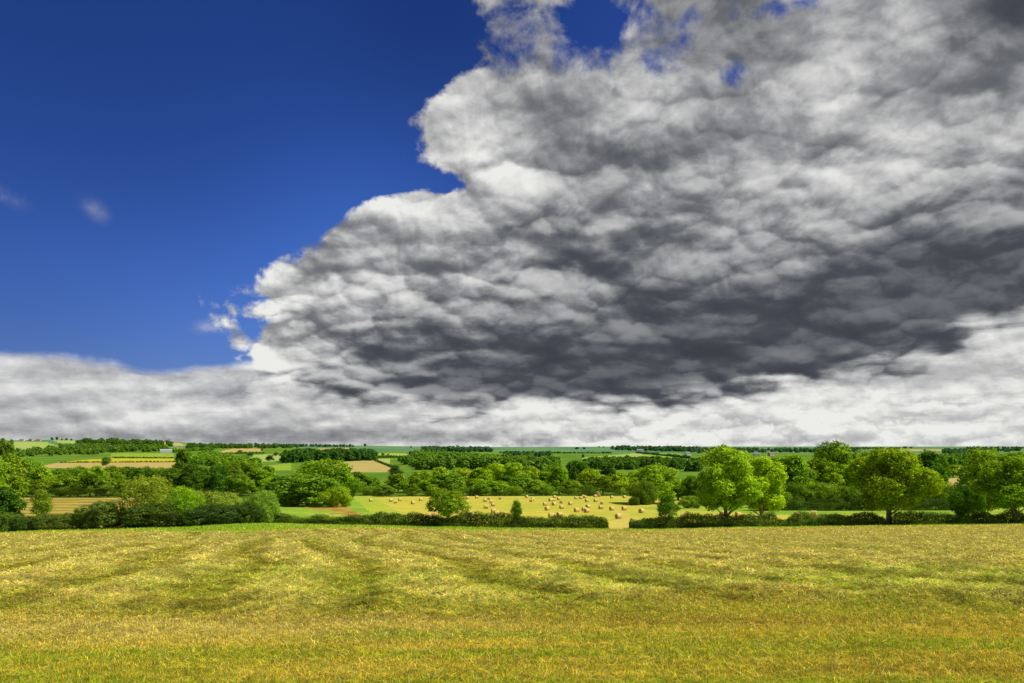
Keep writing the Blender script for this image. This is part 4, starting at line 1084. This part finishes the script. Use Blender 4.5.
lo = vstep(lo_c - Tt + (lowv - 0.5) * 60.0 + (D2 - 0.8) * 9.0 + (D1 - 0.8) * 16.0 + (b0 - 0.5) * 30.0, -10.0, 18.0)
leftlow = 1.0 - vstep(A, -300.0, -190.0)
lo = V.m('MAXIMUM', lo, leftlow * (1.0 - covA))
low_shade = 0.84 + (b0 - 0.5) * 0.3 + vstep(A, -350.0, 100.0) * 0.04 - blob(330, 395, 130, 14) * 0.10 + blob(120, 385, 150, 16) * 0.05 - blob(170, 436, 240, 7) * 0.14 - blob(380, 432, 160, 8) * 0.08 + blob(900, 425, 200, 22) * 0.10 + blob(60, 412, 120, 8) * 0.05
shade_c = (top_shade - darkband * 0.88 + lights) * (1.0 - lo) + low_shade * lo
nl = 1.0 - lo
rel = ((D1 - D1b) * 0.50 + (D2 - D2b) * 0.36 + (m0 - m1) * 0.75 + (b0 - b1) * 1.3 + (fine0 - fine1) * 0.6) * nl
crev = ((D1 - 0.80) * 0.32 + (D2 - 0.80) * 0.20 + (m0 - 0.5) * 0.28) * nl
pm = vstep(A, -200.0, 120.0) * (1.0 - vstep(Tt, 25.0, 60.0)) * 0.75 + 0.25
lowd = (lowv - 0.5) * 0.65 + (m0 - m1) * 0.4 + ((Dl - Dlb) * 0.26 + (Dl - 0.8) * 0.16) * pm + (fine0 - fine1) * 0.5
det = rel + crev + (b0 - 0.5) * 0.55 * nl + lowd * lo * 0.95
shade_c = V.m('MAXIMUM', shade_c, 0.24)
dark_amp = 0.45 + vstep(shade_c, 0.15, 0.55) * 0.55
shade_c = shade_c + V.m('TANH', det * 2.8) * 0.40 * dark_amp
# bright rim where the cloud is thin
rim = vstep(sA, 0.0, 0.7) * (1.0 - vstep(sA, 0.7, 2.0))
shade_c = shade_c + rim * 0.05 * (1.0 - lo)
rp = nt.nodes.new('ShaderNodeValToRGB'); nt.links.new(shade_c.s, rp.inputs[0])
els = rp.color_ramp.elements
els[0].position = 0.0; els[0].color = (0.040, 0.046, 0.062, 1)
els[1].position = 1.0; els[1].color = (0.84, 0.84, 0.81, 1)
for p_, c_ in ((0.22, (0.072, 0.078, 0.094, 1)), (0.42, (0.150, 0.157, 0.174, 1)), (0.62, (0.31, 0.315, 0.325, 1)), (0.82, (0.56, 0.56, 0.56, 1))):
    e_ = els.new(p_); e_.color = c_

sky = nt.nodes.new('ShaderNodeTexSky'); sky.sky_type = 'NISHITA'; sky.sun_disc = False
sky.sun_elevation = SUN_EL; sky.sun_rotation = SUN_AZ
sky.air_density = 1.0; sky.dust_density = 0.6; sky.ozone_density = 2.5
SK = 0.10
hs = nt.nodes.new('ShaderNodeHueSaturation'); hs.inputs['Saturation'].default_value = 1.25
nt.links.new(sky.outputs[0], hs.inputs['Color'])
blue = vmix(1.0, hs.outputs[0], (SK * 0.31, SK * 0.385, SK * 0.80), 'MULTIPLY')
# polarised darkening away from the horizon
glow = blob(240, 320, 190, 90) * 0.30 + blob(360, 230, 120, 110, 30) * 0.45
nv = blob(0, 0, 240, 160) * 0.10 + blob(440, 20, 120, 110) * 0.22 + blob(0, 330, 120, 60) * 0.12
blue = vmix(1.0, blue, vxyz(glow + 0.94 - nv, glow + 0.94 - nv, glow * 0.8 + 0.94 - nv), 'MULTIPLY')
cl = vmix(cov, blue, rp.outputs[0])
# below the horizon: dull green earth light
grd = vstep(dz, -0.03, -0.003)
fin = vmix(grd, (0.06, 0.07, 0.03), cl)
bg = nt.nodes.new('ShaderNodeBackground'); bg.inputs['Strength'].default_value = 1.0
nt.links.new(fin, bg.inputs['Color'])
wo = nt.nodes.new('ShaderNodeOutputWorld'); nt.links.new(bg.outputs[0], wo.inputs[0])

# ------------------------------------------------------------------ sun
sd = bpy.data.lights.new('sun', 'SUN'); sd.energy = 5.0; sd.angle = math.radians(0.6); sd.color = (1.0, 0.95, 0.84)
so = link(bpy.data.objects.new('sun', sd))
dvec = Vector((math.sin(SUN_AZ) * math.cos(SUN_EL), math.cos(SUN_AZ) * math.cos(SUN_EL), math.sin(SUN_EL)))
so.rotation_euler = dvec.to_track_quat('Z', 'Y').to_euler()
so.location = (60, 0, 80)

# ------------------------------------------------------------------ camera
cd = bpy.data.cameras.new('camera'); co = link(bpy.data.objects.new('camera', cd))
cd.sensor_width = 36; cd.lens = F / 1024 * 36; cd.clip_start = 0.1; cd.clip_end = 60000
cd.shift_y = (HY - 341.5) / 1024
co.location = (0, 0, EYE); co.rotation_euler = (math.radians(90), 0, 0)
SC.camera = co
SC.view_settings.view_transform = 'Standard'; SC.view_settings.look = 'None'
SC.view_settings.exposure = 0; SC.view_settings.gamma = 1
SC.render.engine = 'CYCLES'
SC.cycles.max_bounces = 6; SC.cycles.diffuse_bounces = 3; SC.cycles.transmission_bounces = 4
